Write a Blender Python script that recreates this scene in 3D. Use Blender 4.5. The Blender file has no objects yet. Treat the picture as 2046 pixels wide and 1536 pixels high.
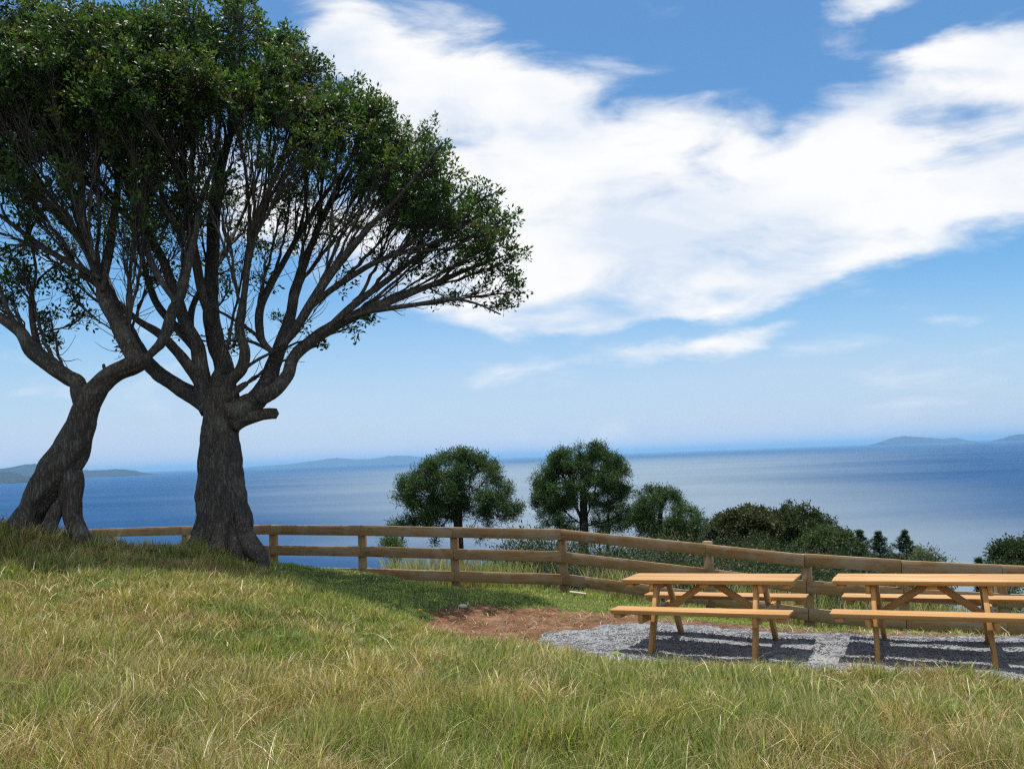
import bpy, math, random
import numpy as np
from mathutils import Vector, Matrix

# ------------------------------------------------------------------ camera, world, sun, exposure
random.seed(7)
RNG = np.random.default_rng(11)
SC = bpy.context.scene
COL = SC.collection
FPX, PW, PH = 1550.0, 2046.0, 1536.0          # focal length and size in photo pixels
CAM = np.array([0.0, 0.0, 2.15])
PITCH, ROLL = math.atan(144 / 1550.0), math.radians(2.15)
_f = np.array([0, math.cos(PITCH), math.sin(PITCH)])
_u0 = np.array([0, -math.sin(PITCH), math.cos(PITCH)])
_x0 = np.array([1.0, 0, 0])
_r = math.cos(ROLL) * _x0 - math.sin(ROLL) * _u0
_u = math.cos(ROLL) * _u0 + math.sin(ROLL) * _x0


def ray(px, py):
    return _f + _r * (px - PW / 2) / FPX + _u * (PH / 2 - py) / FPX


def at(px, py, Y):
    """survey helper: the world point seen at a photo pixel, Y metres out"""
    d = ray(px, py)
    return CAM + d * (Y / d[1])


def on_plane(px, py, z):
    d = ray(px, py)
    return CAM + d * ((z - CAM[2]) / d[2])


cam_data = bpy.data.cameras.new("camera")
cam_data.sensor_width = 36.0
cam_data.lens = 36.0 * FPX / PW
cam_data.clip_start = 0.05
cam_data.clip_end = 400000.0
cam = bpy.data.objects.new("camera", cam_data)
COL.objects.link(cam)
M4 = Matrix.Identity(4)
for i in range(3):
    M4[i][0], M4[i][1], M4[i][2], M4[i][3] = _r[i], _u[i], -_f[i], CAM[i]
cam.matrix_world = M4
SC.camera = cam

SUN_EL, SUN_AZ = math.radians(77.5), math.radians(-6)      # azimuth from +Y, negative = left
SKY_STRENGTH, SUN_STRENGTH, EXPOSURE = 0.08, 5.0, 0.4
SC.view_settings.view_transform = 'Standard'
SC.view_settings.look = 'None'
SC.view_settings.gamma = 1.0
SC.view_settings.use_curve_mapping = False
SC.view_settings.exposure = EXPOSURE
SC.render.engine = 'CYCLES'
SC.cycles.use_denoising = False
SC.cycles.use_adaptive_sampling = False
SC.cycles.filter_width = 1.3
SC.cycles.sample_clamp_indirect = 4.0
SC.cycles.max_bounces = 6
SC.cycles.transparent_max_bounces = 8
SC.cycles.volume_bounces = 1
SC.cycles.caustics_reflective = False
SC.cycles.caustics_refractive = False

sun_dir = Vector((math.sin(SUN_AZ) * math.cos(SUN_EL), math.cos(SUN_AZ) * math.cos(SUN_EL), math.sin(SUN_EL)))
sd = bpy.data.lights.new("sun", 'SUN')
sd.energy = SUN_STRENGTH
sd.angle = math.radians(0.53)
sd.color = (1.0, 0.955, 0.88)
sun = bpy.data.objects.new("sun", sd)
sun.rotation_euler = sun_dir.to_track_quat('Z', 'Y').to_euler()
sun.location = (0, 0, 60)
COL.objects.link(sun)

world = bpy.data.worlds.new("World")
SC.world = world
world.use_nodes = True


class NT:
    """tiny node-tree helper"""
    def __init__(self, tree):
        self.t = tree

    def n(self, typ, **kw):
        nd = self.t.nodes.new(typ)
        for k, v in kw.items():
            if k == 'ins':
                for kk, vv in v.items():
                    if hasattr(vv, 'is_output'):
                        self.t.links.new(vv, nd.inputs[kk])
                    else:
                        nd.inputs[kk].default_value = vv
            else:
                setattr(nd, k, v)
        return nd

    def math(self, op, a, b=None, c=None, clamp=False):
        nd = self.t.nodes.new('ShaderNodeMath')
        nd.operation = op
        nd.use_clamp = clamp
        for i, v in enumerate((a, b, c)):
            if v is None:
                continue
            if hasattr(v, 'is_output'):
                self.t.links.new(v, nd.inputs[i])
            else:
                nd.inputs[i].default_value = v
        return nd.outputs[0]

    def noise(self, vec, scale, detail=5, rough=0.55, dist=0.0):
        nd = self.n('ShaderNodeTexNoise')
        nd.inputs['Scale'].default_value = scale
        nd.inputs['Detail'].default_value = detail
        nd.inputs['Roughness'].default_value = rough
        nd.inputs['Distortion'].default_value = dist
        if vec is not None:
            self.t.links.new(vec, nd.inputs['Vector'])
        return nd

    def ramp(self, fac, stops, interp='LINEAR'):
        nd = self.t.nodes.new('ShaderNodeValToRGB')
        cr = nd.color_ramp
        cr.interpolation = interp
        while len(cr.elements) < len(stops):
            cr.elements.new(0.5)
        for e, (p, c) in zip(cr.elements, stops):
            e.position = p
            e.color = (c[0], c[1], c[2], 1) if not isinstance(c, (int, float)) else (c, c, c, 1)
        self.t.links.new(fac, nd.inputs[0])
        return nd.outputs[0]

    def mixc(self, fac, a, b, blend='MIX'):
        nd = self.t.nodes.new('ShaderNodeMix')
        nd.data_type = 'RGBA'
        nd.blend_type = blend
        for key, v in ((0, fac), (6, a), (7, b)):
            if hasattr(v, 'is_output'):
                self.t.links.new(v, nd.inputs[key])
            elif key == 0:
                nd.inputs[0].default_value = v
            else:
                nd.inputs[key].default_value = (v[0], v[1], v[2], 1)
        return nd.outputs[2]

    def mapping(self, vec, scale=(1, 1, 1), loc=(0, 0, 0), rot=(0, 0, 0), typ='POINT'):
        nd = self.t.nodes.new('ShaderNodeMapping')
        nd.vector_type = typ
        nd.inputs['Scale'].default_value = scale
        nd.inputs['Location'].default_value = loc
        nd.inputs['Rotation'].default_value = rot
        self.t.links.new(vec, nd.inputs['Vector'])
        return nd.outputs[0]

    def link(self, a, b):
        self.t.links.new(a, b)


def build_world():
    T = NT(world.node_tree)
    T.t.nodes.clear()
    out = T.n('ShaderNodeOutputWorld')
    sky = T.n('ShaderNodeTexSky')
    sky.sky_type = 'NISHITA'
    sky.sun_disc = False
    sky.sun_elevation = SUN_EL
    sky.sun_rotation = SUN_AZ
    sky.altitude = 120
    sky.air_density = 1.0
    sky.dust_density = 0.6
    sky.ozone_density = 2.5
    tc = T.n('ShaderNodeTexCoord')
    sep = T.n('ShaderNodeSeparateXYZ')
    T.link(tc.outputs['Generated'], sep.inputs[0])
    y = T.math('MAXIMUM', T.math('ABSOLUTE', sep.outputs[1]), 0.08)
    u = T.math('DIVIDE', sep.outputs[0], y)
    v = T.math('DIVIDE', sep.outputs[2], y)
    comb = T.n('ShaderNodeCombineXYZ')
    T.link(u, comb.inputs[0])
    T.link(v, comb.inputs[1])
    uv = comb.outputs[0]
    # domain warp
    w = T.noise(T.mapping(uv, (2.0, 4.5, 1)), 1.6, 6, 0.6)
    wsub = T.n('ShaderNodeVectorMath', operation='SUBTRACT')
    T.link(w.outputs['Color'], wsub.inputs[0])
    wsub.inputs[1].default_value = (0.5, 0.5, 0.5)
    wmul = T.n('ShaderNodeVectorMath', operation='MULTIPLY')
    T.link(wsub.outputs[0], wmul.inputs[0])
    wmul.inputs[1].default_value = (0.22, 0.11, 0)
    wadd = T.n('ShaderNodeVectorMath', operation='ADD')
    T.link(uv, wadd.inputs[0])
    T.link(wmul.outputs[0], wadd.inputs[1])
    p = wadd.outputs[0]
    blobs = [  # px, py, semi-axes, tilt (ccw), weight : the cloud bank
        (690, 60, 190, 80, -38, 1.0), (880, 190, 330, 170, -24, 1.5), (1130, 330, 430, 210, -10, 1.7),
        (1480, 330, 430, 165, 3, 1.5), (1900, 365, 400, 125, 2, 1.7), (1250, 510, 470, 180, 5, 1.7),
        (1580, 525, 330, 105, 8, 1.5), (1150, 610, 320, 80, 3, 1.5), (1820, 175, 260, 100, 22, 1.1),
        (2000, 110, 200, 140, 30, 1.1), (1770, 0, 130, 40, 0, 1.0), (2250, 200, 300, 200, 10, 1.3),
        (1420, 698, 210, 30, 5, 1.0), (1690, 695, 120, 28, 5, 0.5), (1930, 627, 120, 18, 5, 0.5),
        (1240, 706, 170, 26, 0, 0.5), (620, 470, 260, 130, -10, 0.9), (420, 300, 260, 110, -5, 0.6),
        (1990, 690, 110, 28, 3, 0.4), (60, 712, 140, 24, 0, 0.45), (700, 735, 70, 25, 0, 0.35)]
    acc = None
    for (bx, by, a, b, ang, wt) in blobs:
        d = ray(bx, by)
        m = T.mapping(p, (a / FPX * 1.12, b / FPX * 1.12, 1), (d[0] / d[1], d[2] / d[1], 0), (0, 0, math.radians(ang + 2.15)), 'TEXTURE')
        g = T.n('ShaderNodeTexGradient', gradient_type='SPHERICAL')
        T.link(m, g.inputs[0])
        val = T.math('MULTIPLY', g.outputs['Fac'], wt)
        acc = val if acc is None else T.math('ADD', acc, val)
    fine = T.noise(T.mapping(uv, (2.2, 6.5, 1), (3.1, 1.7, 0.4), (0, 0, math.radians(-6))), 1.9, 12, 0.56, 0.5)
    f2 = T.math('MULTIPLY', T.math('SUBTRACT', fine.outputs['Fac'], 0.5), 2.7)
    dens = T.math('ADD', T.math('MINIMUM', acc, 1.12), f2)
    mr = T.n('ShaderNodeMapRange', interpolation_type='SMOOTHSTEP')
    T.link(dens, mr.inputs['Value'])
    mr.inputs['From Min'].default_value = 0.10
    mr.inputs['From Max'].default_value = 1.12
    mask = mr.outputs[0]
    # behind the viewer: plain broken cloud
    back = T.n('ShaderNodeMapRange', interpolation_type='SMOOTHSTEP')
    T.link(sep.outputs[1], back.inputs['Value'])
    back.inputs['From Min'].default_value = -0.05
    back.inputs['From Max'].default_value = 0.25
    bn = T.noise(T.mapping(tc.outputs['Generated'], (2, 2, 5)), 1.3, 7, 0.6)
    bmask = T.ramp(bn.outputs['Fac'], [(0.38, 0), (0.54, 0.95)])
    mk = T.n('ShaderNodeMix', data_type='FLOAT')
    T.link(back.outputs[0], mk.inputs[0])
    T.link(bmask, mk.inputs[2])
    T.link(mask, mk.inputs[3])
    # cloud body: bright white with faint blue-grey billows
    bil = T.noise(T.mapping(uv, (2.2, 5.0, 1), (1.1, 0.4, 0), (0, 0, math.radians(12))), 1.9, 6, 0.52, 0.3)
    ccol = T.ramp(bil.outputs['Fac'], [(0.34, (0.74, 0.82, 0.94)), (0.47, (0.93, 0.95, 0.985)), (0.56, (1.0, 1.0, 1.0))])
    # low pale veil near the horizon
    veil = T.n('ShaderNodeMapRange', interpolation_type='SMOOTHSTEP')
    T.link(v, veil.inputs['Value'])
    veil.inputs['From Min'].default_value = 0.26
    veil.inputs['From Max'].default_value = -0.02
    veil.inputs['To Max'].default_value = 1.0
    vs = T.noise(T.mapping(uv, (0.9, 9, 1), (5, 2, 0)), 2.2, 5, 0.5)
    vf = T.math('MULTIPLY', veil.outputs[0], T.math('ADD', T.math('MULTIPLY', vs.outputs['Fac'], 0.5), 0.72), None, True)
    tint = T.mixc(1.0, sky.outputs[0], (0.73, 1.12, 1.30), 'MULTIPLY')
    b1 = T.n('ShaderNodeBackground')
    T.link(tint, b1.inputs[0])
    b1.inputs[1].default_value = SKY_STRENGTH
    b2 = T.n('ShaderNodeBackground')
    b2.inputs[0].default_value = (0.60, 0.69, 0.86, 1)
    b2.inputs[1].default_value = 0.77
    b3 = T.n('ShaderNodeBackground')
    T.link(ccol, b3.inputs[0])
    b3.inputs[1].default_value = 0.76
    m1 = T.n('ShaderNodeMixShader')
    T.link(vf, m1.inputs[0])
    T.link(b1.outputs[0], m1.inputs[1])
    T.link(b2.outputs[0], m1.inputs[2])
    m2 = T.n('ShaderNodeMixShader')
    T.link(mk.outputs[0], m2.inputs[0])
    T.link(m1.outputs[0], m2.inputs[1])
    T.link(b3.outputs[0], m2.inputs[2])
    T.link(m2.outputs[0], out.inputs['Surface'])


build_world()

# ------------------------------------------------------------------ helpers
def tag(o, label=None, cat=None, group=None, kind=None):
    if label: o['label'] = label
    if cat: o['category'] = cat
    if group: o['group'] = group
    if kind: o['kind'] = kind
    return o


def empty(name, loc, rz=0.0):
    o = bpy.data.objects.new(name, None)
    o.location = loc
    o.rotation_euler = (0, 0, rz)
    o.empty_display_size = 0.3
    COL.objects.link(o)
    return o


def mesh_obj(name, verts, loops, totals, mat, parent=None, col=None, smooth=False, origin=None):
    """verts (N,3) world; loops flat vertex ids; totals corners per face"""
    verts = np.asarray(verts, dtype=np.float32)
    if origin is not None:
        verts = verts - np.asarray(origin, dtype=np.float32)
    me = bpy.data.meshes.new(name)
    loops = np.asarray(loops, dtype=np.int32)
    totals = np.asarray(totals, dtype=np.int32)
    starts = np.concatenate(([0], np.cumsum(totals)[:-1])).astype(np.int32)
    me.vertices.add(len(verts))
    me.vertices.foreach_set('co', verts.ravel())
    me.loops.add(len(loops))
    me.loops.foreach_set('vertex_index', loops)
    me.polygons.add(len(totals))
    me.polygons.foreach_set('loop_start', starts)
    me.polygons.foreach_set('loop_total', totals)
    if smooth:
        me.polygons.foreach_set('use_smooth', np.ones(len(totals), dtype=bool))
    if col is not None:
        c = np.ones((len(verts), 4), dtype=np.float32)
        c[:, :3] = col
        a = me.color_attributes.new('col', 'FLOAT_COLOR', 'POINT')
        a.data.foreach_set('color', c.ravel())
    me.update(calc_edges=True)
    me.materials.append(mat)
    o = bpy.data.objects.new(name, me)
    COL.objects.link(o)
    if parent is not None:
        o.parent = parent
    elif origin is not None:
        o.location = origin
    return o


class MB:
    """collects pieces into one mesh"""
    def __init__(self):
        self.v, self.l, self.t, self.n = [], [], [], 0

    def add(self, verts, faces):
        for f in faces:
            self.l.extend([i + self.n for i in f])
            self.t.append(len(f))
        self.v.append(np.asarray(verts, dtype=float))
        self.n += len(verts)

    def raw(self, verts, loops, totals):
        self.v.append(np.asarray(verts, dtype=float))
        self.l.extend((np.asarray(loops) + self.n).tolist())
        self.t.extend(np.asarray(totals).tolist())
        self.n += len(verts)

    def box(self, c, size, axes=None, bev=0.004, skew=None):
        """bevelled box; axes = 3 unit vectors (rows); skew(verts_local)->verts_local"""
        h = np.asarray(size, dtype=float) / 2
        b = min(bev, h.min() * 0.45)
        vs, ids = [], {}
        for sx in (-1, 1):
            for sy in (-1, 1):
                for sz in (-1, 1):
                    s = np.array([sx, sy, sz])
                    for ax in range(3):
                        q = s * (h - b)
                        q[ax] = s[ax] * h[ax]
                        ids[(sx, sy, sz, ax)] = len(vs)
                        vs.append(q)
        fs = []
        for ax in range(3):
            a1, a2 = (ax + 1) % 3, (ax + 2) % 3
            for s in (-1, 1):
                seq = []
                for (p, q) in ((-1, -1), (1, -1), (1, 1), (-1, 1)):
                    k = [0, 0, 0]
                    k[ax], k[a1], k[a2] = s, p, q
                    seq.append(ids[(k[0], k[1], k[2], ax)])
                fs.append(seq if s > 0 else seq[::-1])
        for ax in range(3):               # edges parallel to ax
            a1, a2 = (ax + 1) % 3, (ax + 2) % 3
            for p in (-1, 1):
                for q in (-1, 1):
                    def key(e, which):
                        k = [0, 0, 0]
                        k[ax], k[a1], k[a2] = e, p, q
                        return ids[(k[0], k[1], k[2], which)]
                    seq = [key(-1, a1), key(1, a1), key(1, a2), key(-1, a2)]
                    fs.append(seq if p * q < 0 else seq[::-1])
        for sx in (-1, 1):
            for sy in (-1, 1):
                for sz in (-1, 1):
                    seq = [ids[(sx, sy, sz, 0)], ids[(sx, sy, sz, 1)], ids[(sx, sy, sz, 2)]]
                    fs.append(seq if sx * sy * sz > 0 else seq[::-1])
        V = np.array(vs)
        if skew is not None:
            V = skew(V)
        if axes is not None:
            V = V @ np.asarray(axes)
        self.add(V + np.asarray(c), fs)

    def bar(self, p0, p1, w, h, up=(0, 0, 1), bev=0.004, skew=None):
        """box along p0->p1; w sideways, h along up"""
        p0, p1 = np.asarray(p0, float), np.asarray(p1, float)
        d = p1 - p0
        L = np.linalg.norm(d)
        x = d / L
        y = np.cross(np.asarray(up, float), x)
        y /= np.linalg.norm(y)
        z = np.cross(x, y)
        self.box((p0 + p1) / 2, (L, w, h), np.array([x, y, z]), bev, skew)

    def tube(self, pts, rad, sides=8, wob=0.0, flute=None):
        pts = np.asarray(pts, float)
        n = len(pts)
        tan = np.gradient(pts, axis=0)
        tan /= np.linalg.norm(tan, axis=1)[:, None] + 1e-9
        ref = np.array([1.0, 0, 0]) if abs(tan[0][0]) < 0.8 else np.array([0, 1.0, 0])
        nrm = np.cross(tan[0], ref)
        nrm /= np.linalg.norm(nrm)
        ang = np.linspace(0, 2 * math.pi, sides, endpoint=False)
        rings = []
        for i in range(n):
            nrm = nrm - tan[i] * np.dot(nrm, tan[i])
            nrm /= np.linalg.norm(nrm) + 1e-9
            bn = np.cross(tan[i], nrm)
            rr = np.full(sides, rad[i])
            if wob:
                rr = rr * (1 + wob * np.sin(ang * 3 + i * 0.45 + rad[0] * 90) * 0.6 + wob * 0.7 * np.sin(ang * 5 - i * 0.7))
            if flute is not None:
                rr = rr * flute(i, ang)
            rings.append(pts[i] + np.cos(ang)[:, None] * rr[:, None] * nrm + np.sin(ang)[:, None] * rr[:, None] * bn)
        V = np.concatenate(rings + [pts[-1:] + tan[-1:] * rad[-1] * 0.6, pts[:1] - tan[:1] * rad[0] * 0.6])
        i0 = np.arange(n - 1)[:, None] * sides
        j = np.arange(sides)[None, :]
        j2 = (j + 1) % sides
        q = np.stack([i0 + j, i0 + j2, i0 + sides + j2, i0 + sides + j], axis=-1).reshape(-1)
        cap = np.stack([(n - 1) * sides + j[0], (n - 1) * sides + j2[0], np.full(sides, n * sides)], axis=-1).reshape(-1)
        cap0 = np.stack([j2[0], j[0], np.full(sides, n * sides + 1)], axis=-1).reshape(-1)
        self.raw(V, np.concatenate([q, cap, cap0]), np.concatenate([np.full((n - 1) * sides, 4), np.full(2 * sides, 3)]))

    def build(self, name, mat, parent=None, smooth=False, origin=None, col=None):
        return mesh_obj(name, np.concatenate(self.v), self.l, self.t, mat, parent, col, smooth, origin)


def _hash(ix, iy, seed):
    h = (ix.astype(np.int64) * 374761393 + iy.astype(np.int64) * 668265263 + seed * 974711) & 0x7fffffff
    h = ((h ^ (h >> 13)) * 1274126177) & 0x7fffffff
    return ((h ^ (h >> 16)) & 0xffff) / 65535.0


def vnoise(x, y, seed=0):
    x, y = np.asarray(x, float), np.asarray(y, float)
    ix, iy = np.floor(x), np.floor(y)
    fx, fy = x - ix, y - iy
    fx, fy = fx * fx * (3 - 2 * fx), fy * fy * (3 - 2 * fy)
    ix, iy = ix.astype(np.int64), iy.astype(np.int64)
    a, b = _hash(ix, iy, seed), _hash(ix + 1, iy, seed)
    c, d = _hash(ix, iy + 1, seed), _hash(ix + 1, iy + 1, seed)
    return (a * (1 - fx) + b * fx) * (1 - fy) + (c * (1 - fx) + d * fx) * fy


def fbm(x, y, seed=0, oct=4):
    s, amp, tot = 0, 1.0, 0
    for o in range(oct):
        s = s + amp * vnoise(x * 2 ** o + o * 17.3, y * 2 ** o - o * 9.1, seed + o)
        tot += amp
        amp *= 0.5
    return s / tot


def sstep(a, b, x):
    t = np.clip((x - a) / (b - a), 0, 1)
    return t * t * (3 - 2 * t)


# ------------------------------------------------------------------ materials
def new_mat(name):
    m = bpy.data.materials.new(name)
    m.use_nodes = True
    m.node_tree.nodes.clear()
    T = NT(m.node_tree)
    out = T.n('ShaderNodeOutputMaterial')
    return m, T, out


def principled(T, out, color, rough=0.8, spec=0.3, normal=None):
    p = T.n('ShaderNodeBsdfPrincipled')
    if hasattr(color, 'is_output'):
        T.link(color, p.inputs['Base Color'])
    else:
        p.inputs['Base Color'].default_value = (*color, 1)
    if hasattr(rough, 'is_output'):
        T.link(rough, p.inputs['Roughness'])
    else:
        p.inputs['Roughness'].default_value = rough
    p.inputs['Specular IOR Level'].default_value = spec
    if normal is not None:
        T.link(normal, p.inputs['Normal'])
    T.link(p.outputs[0], out.inputs['Surface'])
    return p


def bump(T, height, strength, dist=0.01):
    b = T.n('ShaderNodeBump')
    b.inputs['Strength'].default_value = strength
    b.inputs['Distance'].default_value = dist
    T.link(height, b.inputs['Height'])
    return b.outputs[0]


def leaf_material(name, rough=0.42, spec=0.45, trans=0.3, gain=(1.5, 1.6, 0.7)):
    m, T, out = new_mat(name)
    at_ = T.n('ShaderNodeAttribute', attribute_name='col')
    p = principled(T, out, at_.outputs['Color'], rough, spec)
    tr = T.n('ShaderNodeBsdfTranslucent')
    T.link(T.mixc(1.0, at_.outputs['Color'], gain, 'MULTIPLY'), tr.inputs[0])
    mx = T.n('ShaderNodeMixShader')
    mx.inputs[0].default_value = trans
    T.link(p.outputs[0], mx.inputs[1])
    T.link(tr.outputs[0], mx.inputs[2])
    T.link(mx.outputs[0], out.inputs['Surface'])
    return m


def bark_material(name, dark, light, warm, scale=1.0):
    m, T, out = new_mat(name)
    tc = T.n('ShaderNodeTexCoord')
    v = tc.outputs['Object']
    vm = T.mapping(v, (7 * scale, 7 * scale, 1.6 * scale))
    n1 = T.noise(vm, 3.0, 9, 0.65, 0.6)
    n2 = T.noise(v, 1.1 * scale, 4, 0.6)
    n3 = T.noise(T.mapping(v, (16 * scale, 16 * scale, 5 * scale)), 4, 5, 0.6)
    vo = T.n('ShaderNodeTexVoronoi', feature='DISTANCE_TO_EDGE')
    wv = T.n('ShaderNodeVectorMath', operation='MULTIPLY_ADD')
    T.link(n1.outputs['Color'], wv.inputs[0])
    wv.inputs[1].default_value = (1.5, 1.5, 0.9)
    T.link(T.mapping(v, (13 * scale, 13 * scale, 1.7 * scale)), wv.inputs[2])
    T.link(wv.outputs[0], vo.inputs['Vector'])
    vo.inputs['Scale'].default_value = 2.0
    crack = T.ramp(vo.outputs['Distance'], [(0.0, 0.0), (0.22, 1.0)])
    c = T.mixc(n1.outputs['Fac'], dark, light)
    c = T.mixc(T.ramp(n2.outputs['Fac'], [(0.45, 0), (0.66, 0.65)]), c, warm)
    c = T.mixc(T.ramp(crack, [(0.0, .7), (0.55, 0)]), c, tuple(q * .5 for q in dark))
    lich = T.ramp(T.noise(v, 2.6 * scale, 8, 0.65).outputs['Fac'], [(0.52, 0), (0.66, 0.55)])
    c = T.mixc(lich, c, (0.22, 0.215, 0.19))
    h = T.math('ADD', T.math('MULTIPLY', crack, 0.6), T.math('ADD', n1.outputs['Fac'], T.math('MULTIPLY', n3.outputs['Fac'], 0.5)))
    principled(T, out, c, 0.9, 0.2, bump(T, h, 0.9, 0.03))
    return m


def wood_material(name, base, dark, light, scale=1.0, weather=None, rough=0.6, spec=0.3, plank=None):
    """grain runs along the object's own long axis X of every piece (Object coords are set per board)"""
    m, T, out = new_mat(name)
    tc = T.n('ShaderNodeTexCoord')
    oi = T.n('ShaderNodeObjectInfo')
    v0 = T.n('ShaderNodeVectorMath', operation='ADD')
    T.link(tc.outputs['Object'], v0.inputs[0])
    rnd = T.n('ShaderNodeCombineXYZ')
    for k in range(3):
        T.link(T.math('MULTIPLY', oi.outputs['Random'], 7.3 + 5 * k), rnd.inputs[k])
    T.link(rnd.outputs[0], v0.inputs[1])
    v = v0.outputs[0]
    g = T.noise(T.mapping(v, (1.2 * scale, 26 * scale, 26 * scale)), 2.4, 6, 0.6, 0.5)
    g2 = T.noise(T.mapping(v, (0.6 * scale, 13 * scale, 13 * scale)), 1.5, 4, 0.55, 1.2)
    c = T.mixc(T.ramp(g.outputs['Fac'], [(0.3, 0), (0.7, 1)]), dark, base)
    c = T.mixc(T.ramp(g2.outputs['Fac'], [(0.40, 0), (0.66, 0.7)]), c, light)
    c = T.mixc(T.math('MULTIPLY', T.math('SUBTRACT', oi.outputs['Random'], 0.35), 0.5, None, True), c, dark)
    if plank:
        sp = T.n('ShaderNodeSeparateXYZ')
        T.link(tc.outputs['Object'], sp.inputs[0])
        wn = T.n('ShaderNodeTexWhiteNoise', noise_dimensions='1D')
        T.link(T.math('FLOOR', T.math('DIVIDE', sp.outputs[1], plank)), wn.inputs['W'])
        c = T.mixc(T.math('MULTIPLY', wn.outputs['Value'], .55), c, dark)
    kn = T.n('ShaderNodeTexVoronoi')
    T.link(T.mapping(v, (1.7 * scale, 6.5 * scale, 6.5 * scale)), kn.inputs['Vector'])
    kn.inputs['Scale'].default_value = 1.0
    knot = T.ramp(kn.outputs['Distance'], [(0.05, 0.85), (0.11, 0)])
    c = T.mixc(knot, c, tuple(x * 0.28 for x in dark))
    if weather is not None:
        st = T.noise(v, 3.0, 6, 0.65)
        c = T.mixc(T.ramp(st.outputs['Fac'], [(0.46, 0), (0.60, 0.85)]), c, weather)
        dk = T.noise(T.mapping(v, (1.5 * scale, 10, 10)), 2.2, 7, 0.7)
        c = T.mixc(T.ramp(dk.outputs['Fac'], [(0.55, 0), (0.70, 0.75)]), c, tuple(x * .45 for x in dark))
    principled(T, out, c, rough, spec, bump(T, T.math('SUBTRACT', g.outputs['Fac'], knot), 0.35, 0.004))
    return m


MAT = {}
MAT['leaf'] = leaf_material('tree_leaf', 0.5, 0.22, 0.32)
MAT['leaf_far'] = leaf_material('far_leaf', 0.6, 0.25, 0.25)
MAT['blade'] = leaf_material('grass_blade', 0.65, 0.2, 0.36, (1.25, 1.25, 0.8))
MAT['bark'] = bark_material('bark', (0.040, 0.035, 0.032), (0.175, 0.158, 0.145), (0.13, 0.098, 0.078))
MAT['bark_limb'] = bark_material('limb_bark', (0.04, 0.030, 0.024), (0.11, 0.085, 0.065), (0.12, 0.06, 0.038), 1.6)
MAT['bark_far'] = bark_material('far_bark', (0.03, 0.025, 0.022), (0.07, 0.06, 0.05), (0.07, 0.05, 0.04))
MAT['table_wood'] = wood_material('stained_wood', (0.46, 0.255, 0.082), (0.31, 0.15, 0.045), (0.58, 0.36, 0.15), rough=0.48, plank=.148)
MAT['fence_wood'] = wood_material('fence_wood', (0.28, 0.175, 0.08), (0.19, 0.11, 0.048), (0.35, 0.24, 0.13), weather=(0.29, 0.225, 0.155), rough=0.8, spec=0.2)


def ground_mat():
    m, T, out = new_mat('turf_soil')
    v = T.n('ShaderNodeTexCoord').outputs['Object']
    a = T.noise(v, 0.7, 6, 0.6)
    b = T.noise(v, 14, 6, 0.7)
    c = T.ramp(b.outputs['Fac'], [(0.3, (0.035, 0.04, 0.016)), (0.5, (0.075, 0.085, 0.03)), (0.7, (0.17, 0.14, 0.07))])
    c = T.mixc(T.ramp(a.outputs['Fac'], [(0.4, 0), (0.62, 0.6)]), c, (0.05, 0.075, 0.02))
    principled(T, out, c, 0.95, 0.1, bump(T, b.outputs['Fac'], 0.8, 0.03))
    return m


def soil_mat():
    m, T, out = new_mat('bare_soil')
    v = T.n('ShaderNodeTexCoord').outputs['Object']
    a = T.noise(v, 2.2, 7, 0.65)
    b = T.noise(v, 28, 6, 0.7)
    c = T.ramp(a.outputs['Fac'], [(0.34, (0.10, 0.043, 0.026)), (0.5, (0.185, 0.088, 0.052)), (0.68, (0.30, 0.175, 0.11))])
    c = T.mixc(T.ramp(b.outputs['Fac'], [(0.35, 0.6), (0.55, 0.0)]), c, (0.075, 0.04, 0.025))
    c = T.mixc(T.ramp(b.outputs['Fac'], [(0.62, 0.0), (0.74, 0.6)]), c, (0.36, 0.28, 0.18))
    principled(T, out, c, 0.95, 0.1, bump(T, T.math('ADD', a.outputs['Fac'], b.outputs['Fac']), 1.0, 0.04))
    return m


def gravel_mat():
    m, T, out = new_mat('grey_gravel')
    v = T.n('ShaderNodeTexCoord').outputs['Object']
    vo = T.n('ShaderNodeTexVoronoi')
    T.link(v, vo.inputs['Vector'])
    vo.inputs['Scale'].default_value = 62
    a = T.noise(v, 1.4, 5, 0.6)
    c = T.ramp(T.math('MULTIPLY', vo.outputs['Color'], 1.0), [(0.0, (0.13, 0.132, 0.138)), (0.5, (0.19, 0.193, 0.20)), (1.0, (0.26, 0.263, 0.272))])
    c = T.mixc(T.ramp(a.outputs['Fac'], [(0.45, 0), (0.7, 0.45)]), c, (0.30, 0.29, 0.28))
    hh = T.math('SUBTRACT', 1.0, vo.outputs['Distance'])
    principled(T, out, c, 0.9, 0.2, bump(T, hh, 0.6, 0.012))
    return m


def pebble_mat():
    m, T, out = new_mat('pebble')
    a = T.n('ShaderNodeAttribute', attribute_name='col')
    principled(T, out, a.outputs['Color'], 0.85, 0.25)
    return m


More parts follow.
